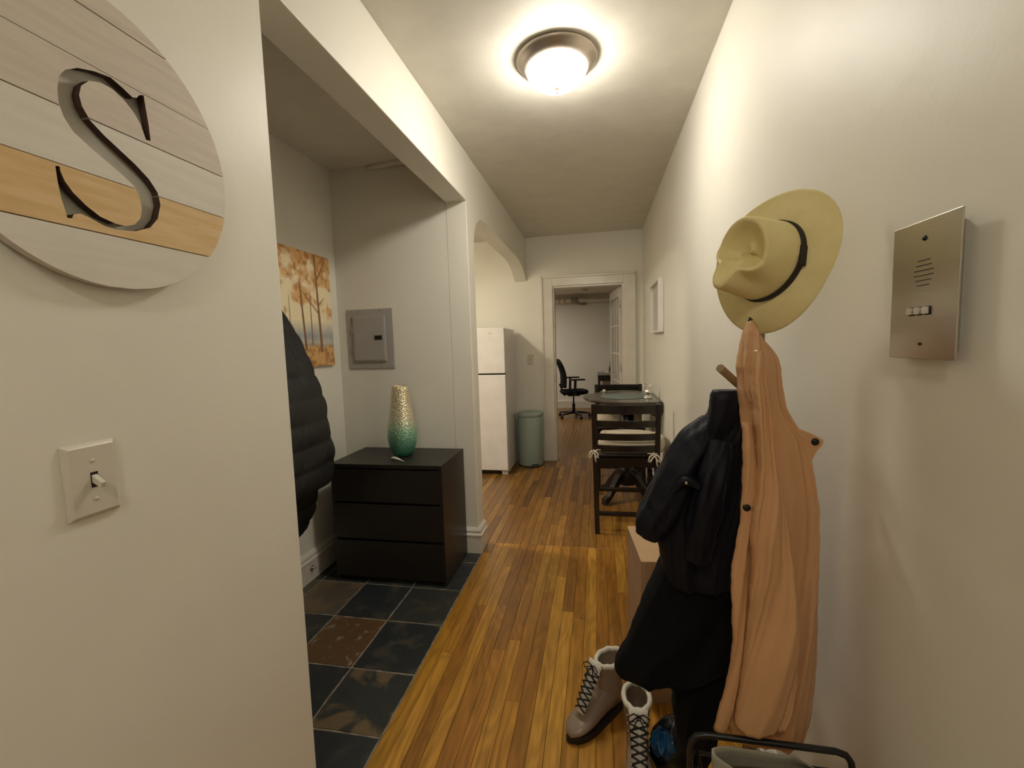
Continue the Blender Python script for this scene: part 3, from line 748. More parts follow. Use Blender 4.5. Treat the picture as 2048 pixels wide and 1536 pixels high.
dk = thing('desk', 'small grey-topped dark desk against the far room wall', 'desk', (.35, 8.95, 0))
build('desktop', MB().box(-.01, .72, 8.72, 9.24, .71, .745), simple('grey_desktop', (.30, .29, .27), .5), dk, bevel=.003)
build('drawer_front', MB().box(.02, .30, 8.745, 8.76, .60, .705), M_CHAIRWOOD, dk)
build('drawer_body', MB().box(.02, .69, 8.762, 9.2, .60, .708), M_CHAIRWOOD, dk)
for x in (.0, .66):
    for y in (8.74, 9.17): build('leg', MB().box(x, x+.045, y, y+.045, 0, .71), M_CHAIRWOOD, dk)
bt = thing('bottle', 'small dark bottle standing on the desk by the open door', 'bottle', (.245, 8.9, .745))
build('bottle_body', MB().lathe([(.001, 0), (.03, 0), (.033, .01), (.033, .10), (.015, .14), (.013, .19)], (.245, 8.9, .745), 16), M_CHAIRWOOD, bt)
build('cap', MB().lathe([(.015, .19), (.015, .215), (.001, .216)], (.245, 8.9, .745), 16), M_BLACK, bt)

oc = thing('office_chair', 'black mesh office chair with armrests in the far room', 'office chair', (-.44, 8.1, 0), math.radians(-78))
# local: faces +y
mb = MB(); rings = []
for k in range(15):
    t = k/14; z = lerp(.56, 1.07, t); hw = .235*(1-.12*t)*(1 if t < .85 else math.sqrt(max(.05, 1-((t-.85)/.15)**2*.75)))
    yb = -.21-.10*t+.05*math.sin(t*PI); ring = []
    for j in range(24):
        a = 2*PI*j/24; ring.append((hw*math.copysign(abs(math.cos(a))**.6, math.cos(a)), yb+.025*math.sin(a)-.05*(math.cos(a)**2)*-1, z))
    rings.append(ring)
build('backrest', mb.loft(rings), M_BLK, oc, False)
rings = []
for z, s in ((.43, .8), (.44, .95), (.465, 1.02), (.495, 1.0), (.505, .85)):
    rings.append([(.25*s*math.copysign(abs(math.cos(2*PI*j/28))**.55, math.cos(2*PI*j/28)), .01+.245*s*math.copysign(abs(math.sin(2*PI*j/28))**.6, math.sin(2*PI*j/28)), z) for j in range(28)])
build('seat', MB().loft(rings), M_BLK, oc, False)
build('back_support', MB().bar((0, -.16, .40), (0, -.25, .62), .07, .03), M_BLACK, oc, False, bevel=.004)
for s in (-1, 1):
    ar = build('armrest', MB().box(s*.29-.045, s*.29+.045, -.12, .16, .695, .722), M_BLACK, oc, False, bevel=.01)
    build('arm_post', MB().bar((s*.24, -.02, .43), (s*.30, -.02, .44), .05, .02).bar((s*.295, -.02, .43), (s*.295, -.01, .70), .045, .02, (1, 0, 0)), M_BLACK, oc, False, bevel=.003)
build('gas_lift', MB().tube([(0, 0, .09), (0, 0, .25)], .028, 16).tube([(0, 0, .25), (0, 0, .42)], .014, 16), M_DARKMETAL, oc, False)
build('mechanism', MB().box(-.09, .09, -.11, .11, .395, .432), M_BLACK, oc, False, bevel=.01)
for k in range(5):
    a = 2*PI*k/5+.3; e = (.29*math.cos(a), .29*math.sin(a))
    build('base_arm', MB().loft([[(d*e[0]+q*h_*-e[1]/.29, d*e[1]+q*h_*e[0]/.29, z_) for q, z_ in ((-1, zl), (1, zl), (1, zh), (-1, zh))] for d, h_, zl, zh in ((.05, .028, .075, .125), (1.0, .016, .062, .085))], True, False), M_BLACK, oc, False, bevel=.004)
    build('caster', MB().lathe([(.0001, -.022), (.024, -.02), (.029, -.012), (.029, -.004), (.02, 0), (.029, .004), (.029, .012), (.024, .02), (.0001, .022)], (e[0], e[1], .030), 18, 'X').tube([(e[0], e[1], .05), (e[0], e[1], .075)], .007, 8), M_BLACK, oc, False)

pp = thing('heating_pipe', 'white overhead pipe with a wrapped coupling along the far room wall', 'pipe', (-.4, 9.13, 2.185))
build('pipe_run', MB().tube([(XE0, 9.12, 2.205), (-.55, 9.13, 2.20), (.0, 9.16, 2.19), (XE1, 9.16, 2.17)], [.040, .040, .042, .042], 18), M_TRIM, pp)
build('coupling', MB().lathe([(.041, -.10), (.056, -.095), (.056, -.05), (.048, -.045), (.048, .02), (.058, .025), (.058, .06), (.041, .065)], (0, 0, 0), 24, 'X').xf(Matrix.Translation((-.70, 9.128, 2.202))), simple('ivory_fitting', (.70, .60, .42), .4), pp, label='ivory coupling')
build('elbow', MB().tube([(-.52, 9.13, 2.20), (-.40, 9.15, 2.188), (-.32, 9.19, 2.17), (-.28, 9.25, 2.16), (-.27, YB-.002, 2.158)], [.062, .064, .058, .05, .05], 18), simple('grey_wrap', (.30, .27, .22), .8), pp, label='grey wrapped elbow')
for x in (-1.2, .6): build('bracket', MB().box(x-.012, x+.012, 9.13, YB-.001, 2.14, 2.152).box(x-.012, x+.012, 9.12, 9.145, 2.142, 2.318), M_TRIM, pp)
tag(build('smoke_detector', MB().lathe([(.001, HB2), (.062, HB2), (.06, HB2-.028), (.03, HB2-.036), (.001, HB2-.037)], (-.22, 8.35, 0), 24), M_WHITEPL), 'round smoke detector on the far room ceiling', 'smoke detector')

# ------------------------------------------------------------------ white box frame on the right wall
pf = thing('picture_frame', 'white box picture frame hanging on the right wall above the table', 'picture frame', (R, 3.75, 1.61))
FY0_, FY1_, FZ0, FZ1, FD = 3.49, 4.02, 1.412, 1.812, .042
for y0, y1, z0, z1 in ((FY0_, FY0_+.014, FZ0, FZ1), (FY1_-.014, FY1_, FZ0, FZ1), (FY0_+.014, FY1_-.014, FZ0, FZ0+.014), (FY0_+.014, FY1_-.014, FZ1-.014, FZ1)):
    build('rail', MB().box(R-FD, R-.002, y0, y1, z0, z1), simple('white_lacquer', (.82, .79, .75), .3), pf, bevel=.001)
build('mat_board', MB().box(R-.014, R-.006, FY0_+.014, FY1_-.014, FZ0+.014, FZ1-.014), simple('grey_mat', (.55, .52, .48), .8), pf)
build('hanger', MB().box(R-.006, R, 3.70, 3.82, FZ1-.05, FZ1-.03), M_DARKMETAL, pf)

# ------------------------------------------------------------------ drop-leaf table with place mat and candle holder
TX, TY, TRr, TZ, TXR = .295, 3.865, .425, .888, .452
tb = thing('dining_table', 'dark round pedestal table with its leaf dropped against the right wall', 'table', (TX, TY, 0))
def disc_cut(r, xr, n=64):
    a0 = math.acos(max(-1, min(1, (xr-TX)/r))); return [(TX+r*math.cos(a), TY+r*math.sin(a)) for a in [lerp(a0, 2*PI-a0, k/n) for k in range(n+1)]]
rings = [[(x, y, z) for x, y in disc_cut(rr, xr)] for rr, xr, z in ((TRr-.030, TXR, TZ-.026), (TRr-.012, TXR, TZ-.022), (TRr-.002, TXR, TZ-.012), (TRr, TXR, TZ-.006), (TRr-.004, TXR, TZ))]
build('tabletop', MB().loft(rings, True, False), M_TABLEWOOD, tb)
leaf = [(TY+q, z) for q, z in ((-.36, TZ-.004), (.36, TZ-.004), (.36, TZ-.06), (.33, TZ-.10), (.25, TZ-.14), (.12, TZ-.165), (0, TZ-.17), (-.12, TZ-.165), (-.25, TZ-.14), (-.33, TZ-.10), (-.36, TZ-.06))]
build('drop_leaf', MB().prism(leaf, 'X', TXR+.004, TXR+.022), M_CHAIRWOOD, tb, bevel=.003)
build('apron', MB().box(TX-.20, TXR-.01, TY-.22, TY-.20, TZ-.085, TZ-.026).box(TX-.20, TXR-.01, TY+.20, TY+.22, TZ-.085, TZ-.026).box(TX-.20, TX-.18, TY-.20, TY+.20, TZ-.085, TZ-.026), M_CHAIRWOOD, tb)
build('leaf_bracket', MB().prism([(TXR+.003, TZ-.03), (TXR+.003, TZ-.11), (TXR-.02, TZ-.12), (TXR-.06, TZ-.10), (TXR-.07, TZ-.05), (TXR-.07, TZ-.03)], 'Y', TY-.385, TY-.365), M_CHAIRWOOD, tb)
PX_ = .235
build('pedestal', MB().lathe([(.001, .13), (.07, .13), (.08, .18), (.072, .24), (.050, .27), (.050, .29), (.080, .32), (.088, .37), (.070, .42), (.048, .46), (.056, .48), (.056, .52), (.062, .55), (.062, TZ-.03), (.001, TZ-.028)], (PX_, TY, 0), 28), M_CHAIRWOOD, tb)
for k in range(4):
    a = PI/4+k*PI/2; dx, dy = math.cos(a), math.sin(a); rg = []
    for r_, z_, h_ in ((.04, .22, .09), (.11, .19, .085), (.18, .115, .075), (.24, .045, .05), (.285, .026, .05)):
        rg.append([(PX_+dx*r_-dy*q*.027, TY+dy*r_+dx*q*.027, z_+p*h_/2) for q, p in ((-1, -1), (1, -1), (1, 1), (-1, 1))])
    build('foot', MB().loft(rg, True, False), M_CHAIRWOOD, tb, bevel=.004)
tag(build('placemat', MB().lathe([(.001, TZ+.0005), (.192, TZ+.0005), (.193, TZ+.003), (.190, TZ+.004), (.001, TZ+.004)], (.212, 3.84, 0), 48), simple('blue_grey_mat', s2l((110, 122, 118)), .7, 150, .2)), 'round blue-grey place mat lying on the dark table', 'placemat')
ch = thing('candle_holder', 'small silver crown-topped candle holder on the table by the wall', 'candle holder', (.392, 3.70, TZ))
cp = [(.001, 0), (.034, 0), (.036, .006), (.026, .014), (.016, .024), (.020, .034), (.028, .046), (.026, .06), (.014, .068), (.018, .076), (.02, .082), (.010, .084), (.001, .084)]
build('stem', MB().lathe(cp, (.392, 3.70, TZ), 24), M_CHROME, ch)
for k in range(6):
    a = 2*PI*k/6; c, s = math.cos(a), math.sin(a)
    build('crown_arm', MB().tube([(.392+.014*c, 3.70+.014*s, TZ+.078), (.392+.026*c, 3.70+.026*s, TZ+.088), (.392+.022*c, 3.70+.022*s, TZ+.102), (.392+.032*c, 3.70+.032*s, TZ+.114)], [.004, .004, .0035, .005], 8), M_CHROME, ch)
tag(build('table_knob', MB().lathe([(.001, TZ+.0), (.012, TZ+.0), (.016, TZ+.012), (.012, TZ+.024), (.001, TZ+.028)], (.055, 4.17, 0), 16), M_WHITEPL), 'tiny round white ornament at the back edge of the table', 'ornament')

# ------------------------------------------------------------------ chairs
def make_chair(label):
    t = thing('dining_chair', label, 'chair', (0, 0, 0), 0, 'slat-back chairs at the table')
    W2 = .212; SZ = .575; BH = .925; D = .42   # local: back at y=0, faces +y
    for s in (-1, 1):
        pts = [(s*(W2-.014), .0+.03, 0), (s*(W2-.010), .012, .30), (s*(W2-.006), 0, .57), (s*W2, -.020, .93)]
        lg = MB()
        for a, b_ in zip(pts[:-1], pts[1:]): lg.bar(a, b_, .034, .030, (0, 1, 0))
        build('leg', lg, M_CHAIRWOOD, t, False, bevel=.003, label='rear leg running up into the back')
        build('leg', MB().bar((s*(W2-.012), D-.03, 0), (s*(W2-.012), D-.03, SZ-.03), .034, .034, (0, 1, 0)), M_CHAIRWOOD, t, False, bevel=.003)
        build('side_rung', MB().bar((s*(W2-.012), .03, .17), (s*(W2-.012), D-.03, .20), .018, .024).bar((s*(W2-.012), .015, .34), (s*(W2-.012), D-.03, .36), .018, .022), M_CHAIRWOOD, t, False)
    for z, y, h_ in ((.895, -.020, .062), (.795, -.014, .046), (.705, -.009, .046), (.625, -.005, .044)):
        rg = []
        for k in range(9):
            q = -1+k/4; yy = y-.022*(1-q*q)
            rg.append([(q*(W2-.012), yy+dy, z+dz) for dy, dz in ((-.008, -h_/2), (.008, -h_/2), (.008, h_/2), (-.008, h_/2))])
        build('back_slat', MB().loft(rg, True, False), M_CHAIRWOOD, t, False, bevel=.003)
    build('seat', MB().box(-W2-.004, W2+.004, .012, D, SZ-.022, SZ), M_CHAIRWOOD, t, False, bevel=.005)
    build('seat_frame', MB().box(-W2+.01, W2-.01, .0, .02, SZ-.085, SZ-.022).box(-W2+.01, W2-.01, D-.045, D-.02, SZ-.085, SZ-.022).box(-W2+.0, -W2+.02, .02, D-.04, SZ-.085, SZ-.022).box(W2-.02, W2, .02, D-.04, SZ-.085, SZ-.022), M_CHAIRWOOD, t, False)
    build('foot_rest', MB().box(-W2+.03, W2-.03, .012, .034, .135, .165), M_CHAIRWOOD, t, False, bevel=.003)
    build('foot_rest', MB().box(-W2+.03, W2-.03, D-.045, D-.02, .19, .22), M_CHAIRWOOD, t, False, bevel=.003)
    return t
chair = make_chair('dark slat-back counter chair nearest the camera with its back turned')
chair.location = (.180, 3.075, 0)
chair2 = chair.copy(); COL.objects.link(chair2)
for c in list(chair.children):
    q = c.copy(); COL.objects.link(q); q.parent = chair2
chair2['label'] = 'dark slat-back counter chair on the far side of the table'
chair2.location = (.195, 4.49, 0); chair2.rotation_euler = (0, 0, PI)
def cushion(name, cx, cy, z, w2, d2, h_, label, ties=None, seed=1):
    t = thing(name, label, 'cushion', (cx, cy, z), 0, 'cream seat cushions')
    rings = []; n = 48; r = random.Random(seed)
    ph = [r.uniform(0, 6) for _ in range(4)]
    for k in range(13):
        u = -1+2*k/12; s = (1-abs(u)**3.2)**.4 if abs(u) < 1 else .75
        s = .80+.20*s; zz = z+h_/2+u*h_/2
        ring = []
        for j in range(n):
            a = 2*PI*j/n; c, q = math.cos(a), math.sin(a)
            x = w2*s*math.copysign(abs(c)**.45, c)*(1+.012*math.sin(5*a+ph[0])); y = d2*s*math.copysign(abs(q)**.45, q)*(1+.012*math.sin(4*a+ph[1]))
            ring.append((cx+x, cy+y, zz+(.006*math.sin(a*3+ph[2])+.004*math.sin(a*7+ph[3]) if u > -.6 else 0)))
        rings.append(ring)
    mb = MB().loft(rings)
    build('pad', mb, M_FABRIC, t, sub=0)
    top = [[(cx+w2*.8*s*math.copysign(abs(math.cos(2*PI*j/n))**.45, math.cos(2*PI*j/n)), cy+d2*.8*s*math.copysign(abs(math.sin(2*PI*j/n))**.45, math.sin(2*PI*j/n)), z+h_+.004+.016*(1-s)+.004*math.sin(j*.8+s*9)) for j in range(n)] for s in (1, .85, .6, .35, .1)]
    build('top_cover', MB().loft(top), M_FABRIC, t)
    if ties:
        for (tx, ty, tz, sc) in ties:
            k = MB()
            k.tube([(tx+.0, ty+.04, tz+.01), (tx, ty-.012, tz+.006), (tx, ty-.018, tz)], .005, 8)
            k.tube([(tx, ty-.02, tz), (tx-.014*sc, ty-.028, tz+.008), (tx-.028*sc, ty-.028, tz-.008), (tx-.034*sc, ty-.026, tz-.040), (tx-.024*sc, ty-.026, tz-.042), (tx-.010*sc, ty-.026, tz-.012), (tx, ty-.02, tz)], .006, 8)
            k.tube([(tx, ty-.02, tz), (tx+.014*sc, ty-.028, tz+.004), (tx+.026*sc, ty-.028, tz-.014), (tx+.028*sc, ty-.026, tz-.040), (tx+.016*sc, ty-.026, tz-.036), (tx+.004*sc, ty-.024, tz-.010), (tx, ty-.02, tz)], .006, 8)
            k.tube([(tx, ty-.02, tz), (tx+.008*sc, ty-.032, tz-.02), (tx+.010*sc, ty-.030, tz-.05), (tx+.014*sc, ty-.028, tz-.070)], .005, 8)
            k.tube([(tx, ty-.02, tz), (tx+.02, ty-.012, tz+.012), (tx+.045*(1 if tx < .2 else -1), ty+.002, tz+.008)], .004, 8)
            build('tie_bow', k, M_FABRIC, t)
    return t
cushion('seat_cushion', .225, 3.31, .577, .232, .20, .088, 'cream seat cushion with tie bows on the near chair', [(-.034, 3.056, .605, 1.0), (.365, 3.056, .585, 1.2)], 3)
cushion('seat_cushion', .19, 4.25, .577, .20, .19, .12, 'cream seat cushion on the far chair seen under the table', None, 5)

# ------------------------------------------------------------------ cardboard box against the right wall
bx = thing('cardboard_box', 'open brown cardboard box on the floor behind the hanging coats', 'box', (.30, 1.78, 0))
A, B = Vector((.119, 1.93, 0)), Vector((.148, 1.615, 0)); u = (B-A).normalized(); v = Vector((-u.y, u.x, 0)); BW = .33; BZ = .55
C_, D_ = B+v*BW*1.0, A+v*BW*1.0
if C_.x < B.x: v = -v; C_, D_ = B+v*BW, A+v*BW
def panel(p, q, z0, z1, name, tk=.005):
    d = (q-p).normalized(); n_ = Vector((-d.y, d.x, 0))*tk/2
    mb = MB().add([p-n_+Vector((0, 0, z0)), q-n_+Vector((0, 0, z0)), q+n_+Vector((0, 0, z0)), p+n_+Vector((0, 0, z0)), p-n_+Vector((0, 0, z1)), q-n_+Vector((0, 0, z1)), q+n_+Vector((0, 0, z1)), p+n_+Vector((0, 0, z1))],
                  [(0, 3, 2, 1), (4, 5, 6, 7), (0, 1, 5, 4), (1, 2, 6, 5), (2, 3, 7, 6), (3, 0, 4, 7)])
    return build(name, mb, M_CARD, bx)
panel(A, B, 0, BZ, 'side'); panel(B, C_, 0, BZ, 'side'); panel(C_, D_, 0, BZ, 'side'); panel(D_, A, 0, BZ, 'side')
build('bottom', MB().add([A, B, C_, D_, *[p+Vector((0, 0, .006)) for p in (A, B, C_, D_)]], [(3, 2, 1, 0), (4, 5, 6, 7), (0, 1, 5, 4), (1, 2, 6, 5), (2, 3, 7, 6), (3, 0, 4, 7)]), M_CARD, bx)
def flap(p, q, out, drop, name='flap'):
    z = Vector((0, 0, BZ)); o = out*.14+Vector((0, 0, drop))
    a, b_, c, d = p+z, q+z, q+z+o*1-(q-p).normalized()*.02, p+z+o+(q-p).normalized()*.02
    n_ = (b_-a).cross(d-a).normalized()*.004
    build(name, MB().add([a, b_, c, d, a+n_, b_+n_, c+n_, d+n_], [(3, 2, 1, 0), (4, 5, 6, 7), (0, 1, 5, 4), (1, 2, 6, 5), (2, 3, 7, 6), (3, 0, 4, 7)]), M_CARD, bx)
flap(B, A, v, -.012); flap(D_, C_, -v, .05); flap(A, D_, u, -.02); flap(C_, B, -u, -.015)

# ------------------------------------------------------------------ coat stand
PXs, PYs = .360, 1.115
cst = thing('coat_stand', 'wooden coat stand with angled pegs holding the hat and coats', 'coat stand', (PXs, PYs, 0))
build('pole', MB().tube([(PXs, PYs, .02), (PXs, PYs, 1.37)], .016, 20), M_RACKWOOD, cst)
for k in range(3):
    a = math.radians(90+120*k); build('foot', MB().bar((PXs, PYs, .045), (PXs+.145*math.cos(a), PYs+.145*math.sin(a), .014), .026, .026), M_RACKWOOD, cst, bevel=.003)
p0, p1 = at(1440, 736, 1.0), at(1508, 797, 1.11)
build('peg', MB().tube([p0, p1], .0085, 16), M_RACKWOOD, cst)
build('peg', MB().tube([(PXs, PYs, 1.35), (.308, .99, 1.378)], .0085, 16), M_RACKWOOD, cst)
build('peg', MB().tube([(PXs, PYs, 1.17), (.29, 1.12, 1.215)], .0085, 16), M_RACKWOOD, cst)

# ------------------------------------------------------------------ garments
def ring_at(py, xl, xr, Yc, depth, fold, ph, n=96, p=.75, ridges=(5, 9, 14), ypw=None):
    a = at(xl, py, Yc); b_ = at(xr, py, Yc); c = (a+b_)/2; hw = (b_-a)/2; ring = []
    dv = Vector((0, 1, 0))
    for j in range(n):
        th = 2*PI*j/n; cc, ss = math.cos(th), math.sin(th)
        X = math.copysign(abs(cc)**p, cc); Yv = math.copysign(abs(ss)**p, ss)
        f = 0
        for i, k in enumerate(ridges):
            w_ = math.sin(k*th+ph*(1+.7*i)+i*2.1+.6*math.sin(2*th+ph)); f += (1-abs(w_)*2 if i % 2 == 0 else w_)*(.55, .3, .18)[i]
        k_ = 1+0*f
        q = c+hw*X*1.0+dv*(Yv*depth)
        side = abs(ss)**.6
        q = q+dv*(math.copysign(1, ss)*f*fold*side)
        ring.append(q)
    return ring
def garment(rows, Yc, depth, fold, tw=1.0, n=96, sub=8, ends=(.35, 1), ridges=(5, 9, 14), p=.75, jag=0):
    ysx = [r[0] for r in rows]; y0, y1 = ysx[0], ysx[-1]; N = max(12, int((y1-y0)/sub)); rings = []
    for i in range(N+1):
        t = i/N; py = lerp(y0, y1, t)
        xl = interp(py, ysx, [r[1] for r in rows]); xr = interp(py, ysx, [r[2] for r in rows])
        yc = interp(py, ysx, [Yc if not hasattr(Yc, '__len__') else 0]*len(rows)) if not hasattr(Yc, '__len__') else interp(t, [0, 1], Yc)
        dp = interp(t, [0, .12, .4, 1], depth) if hasattr(depth, '__len__') else depth*interp(t, [0, .08], ends)
        wj = .8*math.sin(py*.11)+.5*math.sin(py*.27+1)
        g = ring_at(py, xl+wj, xr-wj*.7, yc, dp, fold*interp(t, [0, .15, 1], [.3, .8, 1.1]), tw*t*3+.3*math.sin(t*9), n, p, ridges)
        if jag and i > N-3:
            g = [q+Vector((0, 0, jag*(math.sin(j*2*PI/n*5+1)*.6+math.sin(j*2*PI/n*11)*.4)*(1 if i == N else .5))) for j, q in enumerate(g)]
        rings.append(g)
    return rings

pk = thing('rain_jacket', 'tan pink rain jacket with dark snaps hanging below the straw hat', 'jacket', (.35, .97, 1.38))
rows = [(641, 1496, 1504), (652, 1491, 1509), (668, 1486, 1517), (682, 1482, 1527), (700, 1478, 1544), (716, 1476, 1553), (740, 1475, 1557), (780, 1478, 1560), (810, 1481, 1566), (835, 1484, 1578), (855, 1486, 1592), (872, 1487, 1606), (900, 1488, 1612), (930, 1488, 1618), (960, 1487, 1622), (1000, 1486, 1629), (1060, 1484, 1630), (1140, 1482, 1629), (1240, 1484, 1629), (1320, 1478, 1626), (1400, 1466, 1617), (1430, 1462, 1611), (1452, 1459, 1604)]
build('body', MB().loft(garment(rows, (.985, .975), [.014, .036, .050, .062], .011, .9, 140, 6, jag=.002, ridges=(2, 5, 8)), True), M_PINK, pk)
rows = [(845, 1486, 1503), (900, 1487, 1510), (960, 1487, 1514), (1000, 1484, 1508), (1050, 1480, 1500), (1100, 1470, 1496), (1150, 1462, 1494), (1220, 1464, 1491), (1290, 1466, 1486), (1350, 1457, 1478), (1400, 1444, 1471), (1440, 1432, 1462), (1458, 1428, 1452)]
build('front_placket', MB().loft(garment(rows, (.935, .905), .012, .003, 2.0, 40, 8, ridges=(2, 3, 5)), True), M_PINK, pk, label='narrow front edge strip')
rows = [(700, 1505, 1528), (760, 1500, 1530), (820, 1508, 1538), (900, 1516, 1544), (930, 1516, 1550), (980, 1512, 1562), (1040, 1503, 1570), (1090, 1502, 1576), (1120, 1506, 1582), (1180, 1502, 1590), (1240, 1497, 1598), (1300, 1490, 1598), (1360, 1484, 1590), (1420, 1474, 1578), (1448, 1468, 1566)]
build('sleeve', MB().loft(garment(rows, (.925, .885), [.010, .018, .026, .030], .009, 2.4, 90, 6, ridges=(2, 4, 7)), True), M_PINK, pk)
# hood part gathered over the peg
rows = [(643, 1496, 1506), (660, 1494, 1514), (690, 1490, 1524), (730, 1488, 1526), (770, 1490, 1520), (800, 1497, 1512), (806, 1501, 1507)]
build('hood', MB().loft(garment(rows, (.955, .935), [.010, .022, .022, .008], .004, 1.5, 64, 5, ridges=(3, 5, 7)), True), M_PINK, pk)
# pointed collar tab with its snap
tabp = [(1585, 852), (1600, 858), (1625, 868), (1641, 876), (1648, 881), (1646, 890), (1634, 903), (1625, 920), (1620, 940), (1600, 950), (1580, 920)]
fr3 = [at(x, y, .955) for x, y in tabp]; bk3 = [q+Vector((0, .006, 0)) for q in fr3]
n3 = len(fr3)
build('collar_tab', MB().add(fr3+bk3, [tuple(range(n3)), tuple(range(n3, 2*n3))[::-1]]+[(i, (i+1) % n3, n3+(i+1) % n3, n3+i) for i in range(n3)]), M_PINK, pk, bevel=.0015)
for (x, y, Yc) in ((1631, 884, .9535), (1494, 1016, .916)):
    q = at(x, y, Yc); build('snap', MB().lathe([(.0001, .004), (.0072, .004), (.0072, 0), (.0058, -.002), (.0035, -.0026), (.0001, -.002)], q, 20, 'Y'), M_DARKMETAL, pk)
build('hanging_loop', MB().tube([at(1497, 646, .96), at(1499, 636, .97), at(1504, 640, .985)], .0022, 8), M_DARKMETAL, pk)

nv = thing('hooded_coat', 'dark navy hooded coat hanging from the left peg of the stand', 'coat', (.2, 1.14, 1.22))
rows = [(781, 1430, 1478), (786, 1424, 1482), (800, 1421, 1484), (830, 1418, 1486), (850, 1398, 1487), (880, 1370, 1489), (910, 1350, 1490), (950, 1330, 1490), (1000, 1318, 1488), (1050, 1310, 1485), (1100, 1318, 1480), (1140, 1326, 1476), (1160, 1332, 1472)]
build('body', MB().loft(garment(rows, (1.13, 1.16), [.03, .06, .075, .07], .009, 1.2, 96, 6), True), M_NAVY, nv)
rows = [(780, 1427, 1479), (790, 1421, 1483), (815, 1419, 1484), (845, 1416, 1482), (880, 1412, 1478), (905, 1418, 1470), (915, 1430, 1460)]
build('hood', MB().loft(garment(rows, (1.07, 1.08), [.018, .026, .028, .010], .005, 1.2, 64, 5, ridges=(2, 5, 7)), True), M_NAVY, nv)
# sleeve that sticks out to the left and hangs down
def tube_fold(path, rad, amp, n=40, sub=10, k=(4, 7)):
    P = [Vector(p) for p in path]; pts = []; rr = []
    for i in range(len(P)-1):
        for j in range(sub):
            t = j/sub; p_ = P[max(i-1, 0)]; q_ = P[min(i+2, len(P)-1)]
            t2, t3 = t*t, t*t*t
            pts.append(.5*((2*P[i])+(P[i+1]-p_)*t+(2*p_-5*P[i]+4*P[i+1]-q_)*t2+(3*P[i]-p_-3*P[i+1]+q_)*t3)); rr.append(lerp(rad[i], rad[i+1], t))
    pts.append(P[-1]); rr.append(rad[-1])
    m = MB(); rings = []; prev = None
    for i, p in enumerate(pts):
        d = (pts[min(i+1, len(pts)-1)]-pts[max(i-1, 0)]).normalized()
        u_ = d.cross(Vector((0, 0, 1))) if prev is None else prev-d*prev.dot(d)
        u_.normalize(); prev = u_; v_ = d.cross(u_); t = i/len(pts)
        rings.append([p+(u_*math.cos(a)+v_*math.sin(a)*.85)*rr[i]*(1+amp*math.sin(k[0]*a+6*t)+amp*.6*math.sin(k[1]*a-9*t)+amp*.3*math.sin(i*.9+2*math.cos(a))) for a in [2*PI*j/n for j in range(n)]])
    return m.loft(rings)
build('sleeve', tube_fold([at(1425, 850, 1.12), at(1385, 890, 1.10), at(1350, 950, 1.09), at(1325, 1005, 1.09), at(1306, 1045, 1.09), at(1300, 1072, 1.09)], [.035, .045, .048, .048, .046, .034], .07), M_NAVY, nv)
build('sleeve', tube_fold([at(1440, 880, 1.08), at(1420, 960, 1.06), at(1405, 1040, 1.06), at(1395, 1120, 1.07)], [.03, .036, .036, .03], .09), M_NAVY, nv)
build('pocket_flap', tube_fold([at(1345, 985, 1.045), at(1370, 960, 1.04), at(1400, 975, 1.035)], [.008, .014, .008], .08), M_NAVY, nv)
build('snap', MB().lathe([(.0001, .003), (.004, .003), (.003, -.001), (.0001, -.001)], at(1373, 967, 1.022), 14, 'Y'), M_NICKEL, nv)

bk = thing('long_coat', 'long black coat hanging under the navy one almost down to the boots', 'coat', (.2, 1.2, 1.0))
rows = [(1040, 1350, 1470), (1100, 1328, 1476), (1125, 1318, 1474), (1200, 1283, 1467), (1280, 1252, 1465), (1315, 1231, 1463), (1332, 1227, 1461), (1345, 1238, 1430), (1352, 1262, 1385)]
build('front_panel', MB().loft(garment(rows, (1.20, 1.13), [.05, .06, .06, .05], .008, 1.0, 96, 7, ridges=(3, 6, 9)), True), M_BLK, bk)
rows = [(1050, 1370, 1478), (1150, 1360, 1474), (1250, 1350, 1467), (1340, 1345, 1462), (1400, 1344, 1450), (1450, 1350, 1436), (1490, 1362, 1426), (1502, 1372, 1420)]
build('back_panel', MB().loft(garment(rows, (1.24, 1.20), [.04, .05, .055, .055], .010, 1.3, 96, 7, ridges=(3, 6, 9)), True), M_BLK, bk)

# ------------------------------------------------------------------ straw hat
ht = thing('straw_hat', 'cream straw fedora with a dark ribbon on top of the coat stand', 'hat', (0, 0, 0))
cen = at(1542, 526, 1.03)
view = (cen-Vector((0, 0, H_EYE))).normalized()
ax_ = (RT*.60+UP*-.80*-1); ax_ = (RT*.467+UP*.883); ax_ = (ax_-view*ax_.dot(view)).normalized()      # towards the hat's back, in the picture plane
side = view.cross(ax_).normalized()
if side.dot(RT) > 0: side = -side
al = math.radians(34)
nrm = (-view*math.cos(al)+side*math.sin(al)).normalized()
bk_ = (ax_-nrm*ax_.dot(nrm)).normalized()
sd_ = nrm.cross(bk_).normalized()
MH = Matrix((bk_, sd_, nrm)).transposed().to_4x4(); MH.translation = cen
build('peg', MB().tube([(PXs, PYs, 1.35), (PXs+.018, PYs-.01, 1.44), cen-nrm*.03, cen+nrm*.05], [.0085, .0085, .0085, .0085], 16), M_RACKWOOD, cst)
ht.matrix_world = MH
def hat_r(th, a, b_): return a*b_/math.sqrt((b_*math.cos(th))**2+(a*math.sin(th))**2)
A0, B0, HH = .081, .067, .104; n = 96
brim = []
